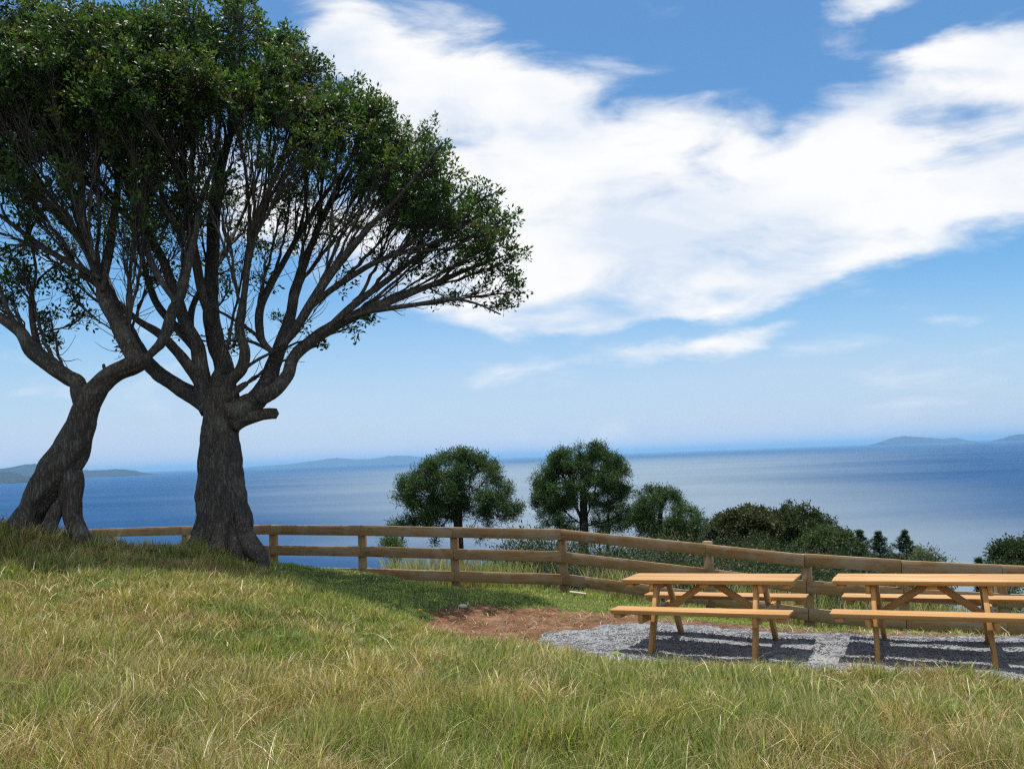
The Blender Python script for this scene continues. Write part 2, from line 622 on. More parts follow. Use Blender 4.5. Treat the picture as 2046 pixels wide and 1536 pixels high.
def sea_mat():
    m, T, out = new_mat('sea_water')
    v = T.n('ShaderNodeTexCoord').outputs['Object']
    sep = T.n('ShaderNodeSeparateXYZ')
    T.link(v, sep.inputs[0])
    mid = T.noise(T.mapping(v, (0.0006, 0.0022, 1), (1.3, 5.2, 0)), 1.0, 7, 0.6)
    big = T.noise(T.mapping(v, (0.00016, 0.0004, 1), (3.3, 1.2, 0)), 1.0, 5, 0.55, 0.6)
    # sky and cloud reflection with some silt, painted in as a pale wedge, deep blue water on either side and offshore
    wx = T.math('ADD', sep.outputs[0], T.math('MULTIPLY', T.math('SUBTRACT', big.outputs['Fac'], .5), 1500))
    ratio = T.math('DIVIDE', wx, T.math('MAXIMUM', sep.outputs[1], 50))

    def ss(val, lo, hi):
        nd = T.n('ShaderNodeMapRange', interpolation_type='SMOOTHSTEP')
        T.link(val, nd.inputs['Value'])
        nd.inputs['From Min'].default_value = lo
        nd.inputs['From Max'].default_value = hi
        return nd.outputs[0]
    sheen_silt = T.math('MULTIPLY', ss(ratio, -0.48, 0.02), ss(ratio, 0.62, 0.16))
    sheen_silt = T.math('MULTIPLY', sheen_silt, ss(T.math('ADD', sep.outputs[1], T.math('MULTIPLY', mid.outputs['Fac'], 2500)), 21000, 5500))
    sheen_silt = T.math('MULTIPLY', sheen_silt, T.math('ADD', 0.60, T.math('MULTIPLY', mid.outputs['Fac'], .7)), None, True)
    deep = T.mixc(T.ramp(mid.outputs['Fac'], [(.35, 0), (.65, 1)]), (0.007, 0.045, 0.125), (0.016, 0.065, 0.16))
    c = T.mixc(sheen_silt, deep, (0.16, 0.205, 0.245))
    w = T.noise(T.mapping(v, (0.02, 0.09, 1)), 1.0, 8, 0.65)
    p = principled(T, out, c, 0.5, 0.06, bump(T, w.outputs['Fac'], 0.9, 6.0))
    p.inputs['IOR'].default_value = 1.33
    return m


def island_mat():
    m, T, out = new_mat('island_bush')
    v = T.n('ShaderNodeTexCoord').outputs['Object']
    a = T.noise(v, 0.0012, 6, 0.6)
    c = T.ramp(a.outputs['Fac'], [(0.35, (0.008, 0.014, 0.014)), (0.7, (0.020, 0.026, 0.022))])
    principled(T, out, c, 0.95, 0.1)
    return m


# ------------------------------------------------------------------ terrain
FENCE_TOP = [(-60, 1064, 19.2), (60, 1060, 17.8), (218, 1055.5, 16.2), (364, 1051, 15.1), (541, 1048, 14.0), (720, 1049, 13.6), (905, 1053, 13.3),
             (1120, 1057, 13.0), (1410, 1086, 11.8), (1607, 1106.5, 10.95), (1800, 1119, 10.5), (2000, 1128, 10.3), (2200, 1134, 10.15), (2410, 1141, 10.0), (2630, 1149, 9.9), (2860, 1158, 9.8)]
FT = np.array([at(*q) for q in FENCE_TOP])
FENCE_H = 1.07
ctrl = [at(*q) for q in [
    (0, 1536, 3.6), (500, 1536, 3.6), (1023, 1536, 3.7), (1500, 1536, 3.75), (2046, 1536, 3.8),
    (0, 1400, 4.6), (500, 1400, 4.8), (1023, 1400, 5.0), (1600, 1430, 4.8), (2046, 1450, 5.0),
    (0, 1250, 6.6), (400, 1260, 6.6), (800, 1330, 6.1), (0, 1150, 8.8), (300, 1160, 8.8), (600, 1215, 8.0), (720, 1262, 7.8),
    (1050, 1312, 7.3), (1300, 1342, 6.7), (1600, 1366, 6.5), (1800, 1374, 6.4), (2046, 1385, 6.2), (2300, 1400, 6.1),
    (700, 1180, 11), (900, 1200, 11), (1100, 1210, 11.2), (850, 1257, 9.6), (600, 1152, 11.5), (780, 1215, 10),
    (447, 1103, 11.9), (300, 1100, 11.8), (50, 1062, 11), (200, 1105, 11), (0, 1059, 11), (-150, 1050, 11), (-150, 1100, 9), (-200, 1250, 6),
    (560, 1131, 12.6), (700, 1140, 12.7)]]
ctrl += [np.array(q) for q in [(0.4, 8.9, .06), (1.406, 8.218, .056), (2.412, 7.684, .10), (1.94, 9.22, .03), (2.95, 8.69, .06), (1.5, 10, .0), (3.464, 7.6, .08), (4.47, 7.06, .13), (4.0, 8.6, .03), (5.2, 8.0, .07), (5.8, 7.2, .12),
                               (4.5, 9.2, -.04), (6.5, 8.5, -.06), (8, 7, .10), (1.2, 7.6, .10), (2.2, 7.3, .12), (3.2, 7.1, .12),
                               (0, 2.0, .66), (-3, 2.0, .95), (3, 2, .55), (0, -1, .65), (-5, -1, 1.0), (5, -1, .5)]]
for k, p in enumerate(FT):
    ctrl.append(np.array([p[0], p[1], p[2] - FENCE_H]))
ctrl = np.array(ctrl)


def tps_fit(P, lam=0.02):
    n = len(P)
    d = np.linalg.norm(P[:, None, :2] - P[None, :, :2], axis=2)
    K = np.where(d > 0, d * d * np.log(d + 1e-9), 0) + lam * np.eye(n)
    Q = np.concatenate([np.ones((n, 1)), P[:, :2]], axis=1)
    A = np.zeros((n + 3, n + 3))
    A[:n, :n], A[:n, n:], A[n:, :n] = K, Q, Q.T
    b = np.concatenate([P[:, 2], np.zeros(3)])
    return np.linalg.solve(A, b)


TW = tps_fit(ctrl)


def fence_y(x):
    return np.interp(x, FT[:, 0], FT[:, 1])


def terrain(x, y):
    x, y = np.asarray(x, float), np.asarray(y, float)
    sh = x.shape
    x, y = x.ravel(), y.ravel()
    fy = fence_y(x) + 0.35
    xc, yc = np.clip(x, -11, 9), np.clip(np.minimum(y, fy), -1.5, 30)
    z = np.zeros_like(x)
    for s in range(0, len(x), 40000):
        e = slice(s, s + 40000)
        d = np.hypot(xc[e][:, None] - ctrl[None, :, 0], yc[e][:, None] - ctrl[None, :, 1])
        z[e] = (np.where(d > 0, d * d * np.log(d + 1e-9), 0) @ TW[:-3]) + TW[-3] + TW[-2] * xc[e] + TW[-1] * yc[e]
    s = np.maximum(0, y - fy)
    z = z - 0.10 * np.minimum(s, 1.5) - 0.27 * np.maximum(0, s - 1.5) - 0.33 * np.maximum(0, s - 45)
    z = z - 0.12 * np.maximum(0, np.abs(x) - 14) - 0.35 * np.maximum(0, np.abs(x) - 60) - 0.05 * np.maximum(0, -1.5 - y)
    near = sstep(60, 20, np.hypot(x, y))
    z = z + near * ((fbm(x * 1.1, y * 1.1, 3) - 0.5) * 0.09 + (fbm(x * 5, y * 5, 8, 3) - 0.5) * 0.025) + (1 - near) * (fbm(x * .08, y * .08, 5) - .5) * 1.5
    return np.maximum(z, -135).reshape(sh)


def in_poly(x, y, poly):
    poly = np.asarray(poly)
    inside = np.zeros(x.shape, dtype=bool)
    x1, y1 = poly[:, 0], poly[:, 1]
    x2, y2 = np.roll(x1, -1), np.roll(y1, -1)
    for a, b, c, d in zip(x1, y1, x2, y2):
        cond = ((b > y) != (d > y))
        with np.errstate(divide='ignore', invalid='ignore'):
            xi = (c - a) * (y - b) / (d - b) + a
        inside ^= cond & (x < xi)
    return inside


GRAVEL = [on_plane(px, py, 0.05)[:2] for px, py in
          [(1062, 1274), (1110, 1258), (1200, 1243), (1300, 1236), (1420, 1241), (1500, 1247), (1600, 1253), (1700, 1257), (1850, 1260), (2046, 1262), (2400, 1266)]]
GRAVEL += [np.array(q) for q in [(8.6, 6.3), (5.6, 6.3), (4.5, 6.5), (3.6, 6.8), (2.93, 7.0), (2.2, 7.2), (1.5, 7.35), (0.9, 7.7), (0.35, 8.25)]]
SOIL = [on_plane(px, py, 0.05)[:2] for px, py in
        [(842, 1262), (880, 1240), (950, 1222), (1050, 1215), (1150, 1214), (1250, 1212), (1320, 1221), (1420, 1224), (1500, 1229), (1600, 1234), (1700, 1236), (1850, 1238), (2046, 1240), (2400, 1244)]]
SOIL += [np.array(q) for q in [(9.2, 5.6), (5.8, 6.0), (4.55, 6.3), (4.2, 6.5), (4.3, 6.8), (3.4, 7.5), (1.6, 7.6), (0.6, 7.8), (-0.1, 8.25), (-0.8, 8.85)]]


def masks(x, y, j=1.0):
    jx = (fbm(x * 2.3, y * 2.3, 21) - .5) * 0.55 * j + (fbm(x * 11, y * 11, 25, 2) - .5) * 0.16 * j
    jy = (fbm(x * 2.3 + 40, y * 2.3, 22) - .5) * 0.45 * j + (fbm(x * 11, y * 11 + 9, 27, 2) - .5) * 0.16 * j
    g = in_poly(x + jx * 0.7, y + jy * 0.7, GRAVEL)
    s = in_poly(x + jx * 1.4, y + jy * 1.3, SOIL) & ~g
    return g, s


def build_ground():
    def axis(a, b, step, far, grow):
        core = np.arange(a, b + 1e-6, step)
        lo, hi, s = [], [], step
        x = b
        while x < far[1]:
            s *= grow
            x += s
            hi.append(x)
        s, x = step, a
        while x > far[0]:
            s *= grow
            x -= s
            lo.append(x)
        return np.concatenate([lo[::-1], core, hi])
    xs = axis(-9, 9, 0.055, (-420, 420), 1.16)
    ys = axis(2.6, 15.0, 0.055, (-60, 460), 1.16)
    X, Y = np.meshgrid(xs, ys)
    Z = terrain(X, Y)
    nx, ny = len(xs), len(ys)
    cx, cy = (X[:-1, :-1] + X[1:, 1:]) / 2, (Y[:-1, :-1] + Y[1:, 1:]) / 2
    g, s = masks(cx.ravel(), cy.ravel())
    near = (np.abs(cx.ravel()) < 9) & (cy.ravel() < 15)
    g, s = g & near, s & near
    # gravel bed stands slightly proud and lumpy
    gv = masks(X.ravel(), Y.ravel())[0].reshape(X.shape)
    Z = Z + gv * (0.012 + 0.02 * (fbm(X * 9, Y * 9, 31, 3) - .5))
    sv = masks(X.ravel(), Y.ravel())[1].reshape(X.shape)
    Z = Z + sv * 0.07 * (fbm(X * 7, Y * 7, 33, 3) - .5)
    idx = np.arange(nx * ny).reshape(ny, nx)
    F = np.stack([idx[:-1, :-1], idx[:-1, 1:], idx[1:, 1:], idx[1:, :-1]], axis=-1).reshape(-1, 4)
    V = np.stack([X, Y, Z], axis=-1).reshape(-1, 3)
    for name, mk, mat in (('ground', ~(g | s), ground_mat()), ('soil', s, soil_mat()), ('gravel', g, gravel_mat())):
        f = F[mk]
        used, inv = np.unique(f.ravel(), return_inverse=True)
        o = mesh_obj(name, V[used], inv, np.full(len(f), 4), mat, smooth=True)
        tag(o, kind='structure')


build_ground()


def build_sea():
    ang = np.linspace(0, 2 * math.pi, 96, endpoint=False)
    rads = [0, 400, 1500, 5000, 15000, 40000, 100000, 230000]
    V = [np.array([[0, 0, -118.0]])]
    for r in rads[1:]:
        V.append(np.stack([np.cos(ang) * r, np.sin(ang) * r, np.full(96, -118.0)], axis=-1))
    l, t = [], []
    for j in range(96):
        l += [0, 1 + j, 1 + (j + 1) % 96]
        t.append(3)
    for k in range(len(rads) - 2):
        for j in range(96):
            a = 1 + k * 96
            l += [a + j, a + 96 + j, a + 96 + (j + 1) % 96, a + (j + 1) % 96]
            t.append(4)
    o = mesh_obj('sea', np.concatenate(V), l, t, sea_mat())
    tag(o, kind='structure')


build_sea()


def build_island(name, profile, Y, depth, mat, seed):
    """profile: photo (px, py) skyline; a real ridge with flanks to the sea in front and behind"""
    pts = np.array([at(px, py, Y) for px, py in profile])
    n = 120
    xs = np.linspace(pts[0, 0], pts[-1, 0], n)
    hs = np.interp(xs, pts[:, 0], pts[:, 2])
    amp = np.maximum(hs + 118, 0)
    hs = -118 + amp * (1 + 0.12 * (fbm(xs / (Y * .004), xs * 0 + seed, seed, 4) - .5))
    rows = np.linspace(-1, 1, 25)
    V = []
    for r in rows:
        yy = Y + r * depth + (fbm(xs / (Y * .01), xs * 0 + r * 3, seed + 4) - .5) * depth * .5 * (1 - abs(r))
        prof = (1 - abs(r)) ** 0.8
        rid = 1 + (fbm(xs / (Y * .006), xs * 0 + r * 4, seed + 9) - .5) * .5 * (abs(r) > .02)
        zz = -122 + (hs + 122) * np.minimum(prof * rid, 1.0)
        V.append(np.stack([xs, yy, zz], axis=-1))
    V = np.array(V).reshape(-1, 3)
    idx = np.arange(len(rows) * n).reshape(len(rows), n)
    F = np.stack([idx[:-1, :-1], idx[:-1, 1:], idx[1:, 1:], idx[1:, :-1]], axis=-1).reshape(-1, 4)
    o = mesh_obj(name, V, F.ravel(), np.full(len(F), 4), mat, smooth=True, origin=(pts[:, 0].mean(), Y, -118))
    tag(o, kind='structure')
    return o


IM = island_mat()
build_island('headland', [(-260, 965), (-200, 930), (-60, 934), (0, 936), (30, 933), (62, 927), (85, 925), (105, 930), (140, 938), (175, 940), (200, 939), (225, 937), (245, 938), (256, 942), (264, 948)], 20000, 1700, IM, 1)
build_island('headland', [(-300, 975), (-100, 945), (0, 943), (25, 945), (45, 951), (62, 961)], 12500, 1000, IM, 2)
build_island('far_hills', [(470, 936), (520, 931), (580, 927), (640, 919), (675, 914), (700, 917), (740, 917), (775, 911), (815, 910), (850, 914), (880, 922)], 48000, 3600, IM, 3)
build_island('island', [(1756, 884), (1772, 878), (1790, 873), (1808, 871), (1840, 873), (1870, 875.5), (1888, 877.5), (1896, 875.5), (1904, 874), (1912, 875.5), (1922, 879)], 38000, 1300, IM, 4)
build_island('island', [(2016, 874), (2022, 869), (2046, 867), (2120, 866), (2200, 872)], 33000, 1200, IM, 5)


# ------------------------------------------------------------------ grass
def blades(pos, h, w, lean, az, col, face):
    """tapered three-segment blades"""
    n = len(pos)
    d = np.stack([np.cos(az), np.sin(az), np.zeros(n)], axis=-1)
    side = np.stack([np.cos(face), np.sin(face), np.zeros(n)], axis=-1)
    V = np.zeros((n, 7, 3), dtype=np.float32)
    for k, t in enumerate((0.0, 0.38, 0.72)):
        c = pos + d * (lean * h * t ** 1.7)[:, None]
        c[:, 2] += h * t * (1 - 0.28 * lean * t)
        ww = (w * (1 - 0.55 * t))[:, None] * 0.5
        V[:, 2 * k] = c - side * ww
        V[:, 2 * k + 1] = c + side * ww
    c = pos + d * (lean * h)[:, None]
    c[:, 2] += h * (1 - 0.33 * lean)
    V[:, 6] = c
    base = (np.arange(n) * 7)[:, None]
    lp = (base + np.array([[0, 1, 3, 2, 2, 3, 5, 4, 4, 5, 6]])).ravel()
    tt = np.tile([4, 4, 3], n)
    C = np.repeat(col, 7, axis=0)
    return V.reshape(-1, 3), lp, tt, C


def straw_mix(x, y):
    """0 = green, 1 = straw, from patches in the sward"""
    s = fbm(x * 0.55 + 3, y * 0.55, 41) * 0.55 + fbm(x * 2.1, y * 2.1 + 5, 43) * 0.45
    left = sstep(1.5, -3.5, x) * 0.045
    s = s * .7 + .3 * fbm(x * 3.7 + 7, y * 3.7, 47, 3)
    return sstep(0.455, 0.585, s + left)


GREENS = np.array([(0.150, 0.245, 0.038), (0.205, 0.290, 0.050), (0.105, 0.175, 0.032), (0.27, 0.305, 0.085)])
STRAWS = np.array([(0.47, 0.38, 0.21), (0.62, 0.54, 0.36), (0.34, 0.25, 0.125), (0.41, 0.37, 0.15), (0.32, 0.19, 0.11)])


def grow_grass():
    N = 860000
    y = 2.4 * (17.0 / 2.4) ** RNG.random(N)                       # density falls with distance squared
    x = (RNG.random(N) * 2 - 1) * (0.80 * y + 1.4)
    keep = y < fence_y(x) + 1.6
    x, y = x[keep], y[keep]
    # tussocks
    tn = len(x) // 3
    ti = RNG.integers(0, len(x), 2600)
    tsel = RNG.integers(0, len(ti), tn)
    rr = np.abs(RNG.normal(0, 0.075, tn)) * (0.6 + 0.1 * y[ti][tsel])
    aa = RNG.random(tn) * 6.283
    x[:tn], y[:tn] = x[ti][tsel] + np.cos(aa) * rr, y[ti][tsel] + np.sin(aa) * rr
    tuss = np.zeros(len(x))
    tuss[:tn] = 1
    toff = np.zeros(len(x))
    toff[:tn] = (RNG.random(len(ti)) - .5)[tsel]
    g, s = masks(x, y)
    g2, s2 = masks(x + 0.1, y - .06, 0.6)
    pk = RNG.random(len(x))
    keep = (~g & ~s) | (s & (pk < 0.03)) | (g & ~g2 & (pk < .06))
    x, y, tuss, toff = x[keep], y[keep], tuss[keep], toff[keep]
    n = len(x)
    z = terrain(x, y) - 0.01
    lawn = sstep(8.3, 10.2, y - np.clip((-1.2 - x) * 0.75, 0, 3.4))        # mown strip by the fence
    bank = sstep(8.4, 7.0, y) * sstep(-0.5, 1.0, x)
    hn = fbm(x * 1.7, y * 1.7, 51)
    h = (0.060 + 0.10 * hn - 0.015 * bank) * (1 - lawn) + (0.030 + 0.035 * hn) * lawn
    h = h * (1 + .3 * sstep(7, 4, y))
    h = h * (0.5 + 0.85 * RNG.random(n)) * (1 + tuss * (0.45 + 0.5 * toff) * (1 - .75 * lawn))
    # unmown edge along the fence
    edge = sstep(0.9, 0.15, np.abs(y - fence_y(x))) + sstep(0.2, .9, y - fence_y(x))
    h = h * (1 + 1.0 * edge * RNG.random(n) ** 2)
    for bx, by in ((-4.46, 11.85), (-6.6, 10.85)):          # ranker grass round the tree feet
        h = h * (1 + 1.1 * np.exp(-((x - bx) ** 2 + (y - by) ** 2) / .9) * RNG.random(n))
    st = straw_mix(x, y) * (1 - 0.78 * lawn)
    st = np.clip(st + toff * 0.75, 0, 1)
    is_straw = RNG.random(n) < (0.05 + 0.40 * st) * (1 - .55 * lawn)
    col = GREENS[RNG.integers(0, 4, n)]
    col = np.where(is_straw[:, None], STRAWS[RNG.integers(0, 5, n)], col)
    red = sstep(.52, .66, fbm(x * 1.0 + 31, y * 1.0, 57)) * (1 - lawn)               # reddish patches of old seed heads
    rp = is_straw & (RNG.random(n) < red * .8)
    col[rp] = np.array([(0.33, 0.20, 0.12), (0.40, 0.26, 0.15)])[RNG.integers(0, 2, int(rp.sum()))]
    col = col * ((0.45 + 0.75 * RNG.random(n)) * (1 + .5 * toff) * 1.14)[:, None] * (1 + .45 * lawn)[:, None]
    col[:, 0] *= 1 + .35 * (1 - lawn) * (~is_straw) * st
    w = (0.0030 + 0.0011 * y) * (0.6 + 0.7 * RNG.random(n)) * 0.66
    lean = np.clip(0.22 + 0.22 * RNG.normal(0, 1, n) ** 2 + 0.35 * is_straw * RNG.random(n), 0.05, 1.5)
    az = RNG.normal(0.3, 1.7, n) + (fbm(x * .9, y * .9, 61) - .5) * 8
    V, l, t, C = blades(np.stack([x, y, z], -1), h, w, lean, az, col, az + 1.57 + RNG.normal(0, 0.7, n))
    dry = (~is_straw) & (RNG.random(n) < .45)                       # green blades with withered tips
    tipc = STRAWS[RNG.integers(0, 4, n)] * .9
    C3 = C.reshape(n, 7, 3)
    C3[dry, 6] = tipc[dry]
    C3[dry, 4:6] = .5 * C3[dry, 4:6] + .5 * tipc[dry][:, None]
    o = mesh_obj('grass', V, l, t, MAT['blade'], col=C)
    tag(o, 'long green and straw coloured grass covering the bank', 'grass', kind='stuff')
    # trampled straw and clods on the bare soil
    n = 9000
    x, y = RNG.uniform(-1.2, 8.5, n), RNG.uniform(5.6, 11.5, n)
    g, s = masks(x, y)
    x, y = x[s], y[s]
    n = len(x)
    az = RNG.random(n) * 6.283
    pal = np.concatenate([STRAWS[:3] * .8, STRAWS[2:3] * .5, GREENS[:1]])
    V, l, t, C = blades(np.stack([x, y, terrain(x, y) + .005], -1), .03 + .05 * RNG.random(n), .006 + .008 * RNG.random(n), 1.2 + 1.2 * RNG.random(n), az, pal[RNG.integers(0, 5, n)], az + 1.57)
    o = mesh_obj('straw_litter', V, l, t, MAT['blade'], col=C)
    tag(o, 'trampled straw litter strewn over the bare soil', 'litter', kind='stuff')
    # loose dry stalks lying in and rising out of the sward
    n = 3600
    y = 2.8 * (10.5 / 2.8) ** RNG.random(n)
    x = (RNG.random(n) * 2 - 1) * (0.76 * y + 1.0)
    g, s = masks(x, y)
    k = ~g & ~s & (RNG.random(n) < 0.3 + .7 * straw_mix(x, y)) & (y < 9.3)
    x, y = x[k], y[k]
    n = len(x)
    z = terrain(x, y) + 0.02 + 0.05 * RNG.random(n)
    h = 0.13 + 0.22 * RNG.random(n) ** 1.6
    lean = 0.5 + 1.3 * RNG.random(n)
    col = STRAWS[RNG.integers(0, 4, n)] * (0.95 + 0.5 * RNG.random(n))[:, None]
    az = RNG.random(n) * 6.283
    V, l, t, C = blades(np.stack([x, y, z], -1), h * .62, 0.0022 + 0.0007 * y, lean, az, col, az + 1.57)
    o = mesh_obj('dry_stalks', V, l, t, MAT['blade'], col=C)
    tag(o, 'loose dry straw stalks lying over the foreground grass', 'dry stalks', kind='stuff')


grow_grass()


def weeds():
    """flat broad-leaved rosettes scattered through the sward"""
    n = 900
    y = 2.8 * (12.0 / 2.8) ** RNG.random(n)
    x = (RNG.random(n) * 2 - 1) * (0.76 * y + .8)
    g, s = masks(x, y)
    k = ~g & ~s & (fbm(x * 1.1, y * 1.1, 91) > .5)
    x, y = x[k], y[k]
    z = terrain(x, y)
    P, D, L, C = [], [], [], []
    pal = np.array([(.12, .19, .035), (.16, .22, .05), (.10, .15, .04), (.20, .21, .07)])
    for a, b, c in zip(x, y, z):
        m = RNG.integers(5, 10)
        an = RNG.random() * 6.3 + np.arange(m) * 6.283 / m + RNG.normal(0, .2, m)
        P.append(np.tile([a, b, c + .03 + .05 * RNG.random()], (m, 1)))
        D.append(unit(np.stack([np.cos(an), np.sin(an), .25 + .5 * RNG.random(m)], -1)))
        L.append((.035 + .05 * RNG.random()) * (.7 + .6 * RNG.random(m)))
        C.append(np.tile(pal[RNG.integers(0, 4)], (m, 1)) * (.8 + .4 * RNG.random((m, 1))))
    P, D, L, C = map(np.concatenate, (P, D, L, C))
    V = leaf_quads(P, D, np.tile([0, 0, 1.0], (len(P), 1)), L, L * .42)
    m = len(P)
    o = mesh_obj('broadleaf_weeds', V, np.arange(m * 4), np.full(m, 4), MAT['blade'], col=np.repeat(C, 4, axis=0))
    tag(o, 'small broad leaved weeds dotted through the grass', 'weeds', kind='stuff')


def pebbles():
    n = 26000
    xy = np.stack([RNG.random(n * 3) * 8.6 - 0.3, 6.2 + RNG.random(n * 3) * 4.2], -1)
    g, s = masks(xy[:, 0], xy[:, 1])
    stray = s & (RNG.random(len(s)) < 0.05)
    xy = xy[g | stray][:n]
    n = len(xy)
    z = terrain(xy[:, 0], xy[:, 1]) + 0.014
    octa = np.array([(1, 0, 0), (0, 1, 0), (-1, 0, 0), (0, -1, 0), (0, 0, 1), (0, 0, -1)], float)
    fac = np.array([(0, 1, 4), (1, 2, 4), (2, 3, 4), (3, 0, 4), (1, 0, 5), (2, 1, 5), (3, 2, 5), (0, 3, 5)])
    sz = 0.006 + 0.010 * RNG.random(n) ** 2
    V = octa[None] * (1 + 0.5 * (RNG.random((n, 6, 3)) - .5)) + 0.35 * (RNG.random((n, 6, 3)) - .5)
    a = RNG.random(n) * 6.283
    ca, sa = np.cos(a), np.sin(a)
    V = np.stack([V[..., 0] * ca[:, None] - V[..., 1] * sa[:, None], V[..., 0] * sa[:, None] + V[..., 1] * ca[:, None], V[..., 2] * .7], -1)
    V = V * sz[:, None, None] + np.stack([xy[:, 0], xy[:, 1], z], -1)[:, None]
    l = (fac.ravel()[None] + (np.arange(n) * 6)[:, None]).ravel()
    c = 0.115 + 0.13 * RNG.random(n) ** 1.2
    C = np.repeat(np.stack([c * .97, c, c * 1.06], -1), 6, axis=0)
    o = mesh_obj('gravel_stones', V.reshape(-1, 3), l, np.full(n * 8, 3), pebble_mat(), col=C)
    tag(o, 'loose grey crushed stones on the gravel pad', 'gravel', kind='stuff')


pebbles()


# ------------------------------------------------------------------ trees
def leaf_quads(P, D, Nn, L, W):
    """diamond leaves with a slight fold"""
    n = len(P)
    S = np.cross(D, Nn)
    S /= np.linalg.norm(S, axis=1)[:, None] + 1e-9
    U = np.cross(S, D)
    V = np.zeros((n, 4, 3), dtype=np.float32)
    V[:, 0] = P
    mid = P + D * (L * 0.5)[:, None] + U * (L * .07)[:, None]
    V[:, 1] = mid + S * (W / 2)[:, None]
    V[:, 2] = P + D * L[:, None]
    V[:, 3] = mid - S * (W / 2)[:, None]
    return V.reshape(-1, 3)


def unit(v):
    return v / (np.linalg.norm(v, axis=-1, keepdims=True) + 1e-9)


def smooth_poly(pts, step):
    """Catmull-Rom through (x,y,z,r) rows, resampled"""
    P = np.asarray(pts, float)
    Q = np.vstack([2 * P[0] - P[1], P, 2 * P[-1] - P[-2]])
    out = []
    for i in range(1, len(Q) - 2):
        p0, p1, p2, p3 = Q[i - 1], Q[i], Q[i + 1], Q[i + 2]
        n = max(2, int(np.linalg.norm(p2[:3] - p1[:3]) / step))
        for t in np.linspace(0, 1, n, endpoint=False):
            out.append(0.5 * (2 * p1 + (p2 - p0) * t + (2 * p0 - 5 * p1 + 4 * p2 - p3) * t ** 2 + (3 * p1 - p0 - 3 * p2 + p3) * t ** 3))
    out.append(P[-1])
    out = np.array(out)
    out[:, 3] = np.maximum(out[:, 3], 0.004)
    return out


def bez(p0, p1, p2, p3, n):
    t = np.linspace(0, 1, n)[:, None]
    return (1 - t) ** 3 * p0 + 3 * (1 - t) ** 2 * t * p1 + 3 * (1 - t) * t * t * p2 + t ** 3 * p3


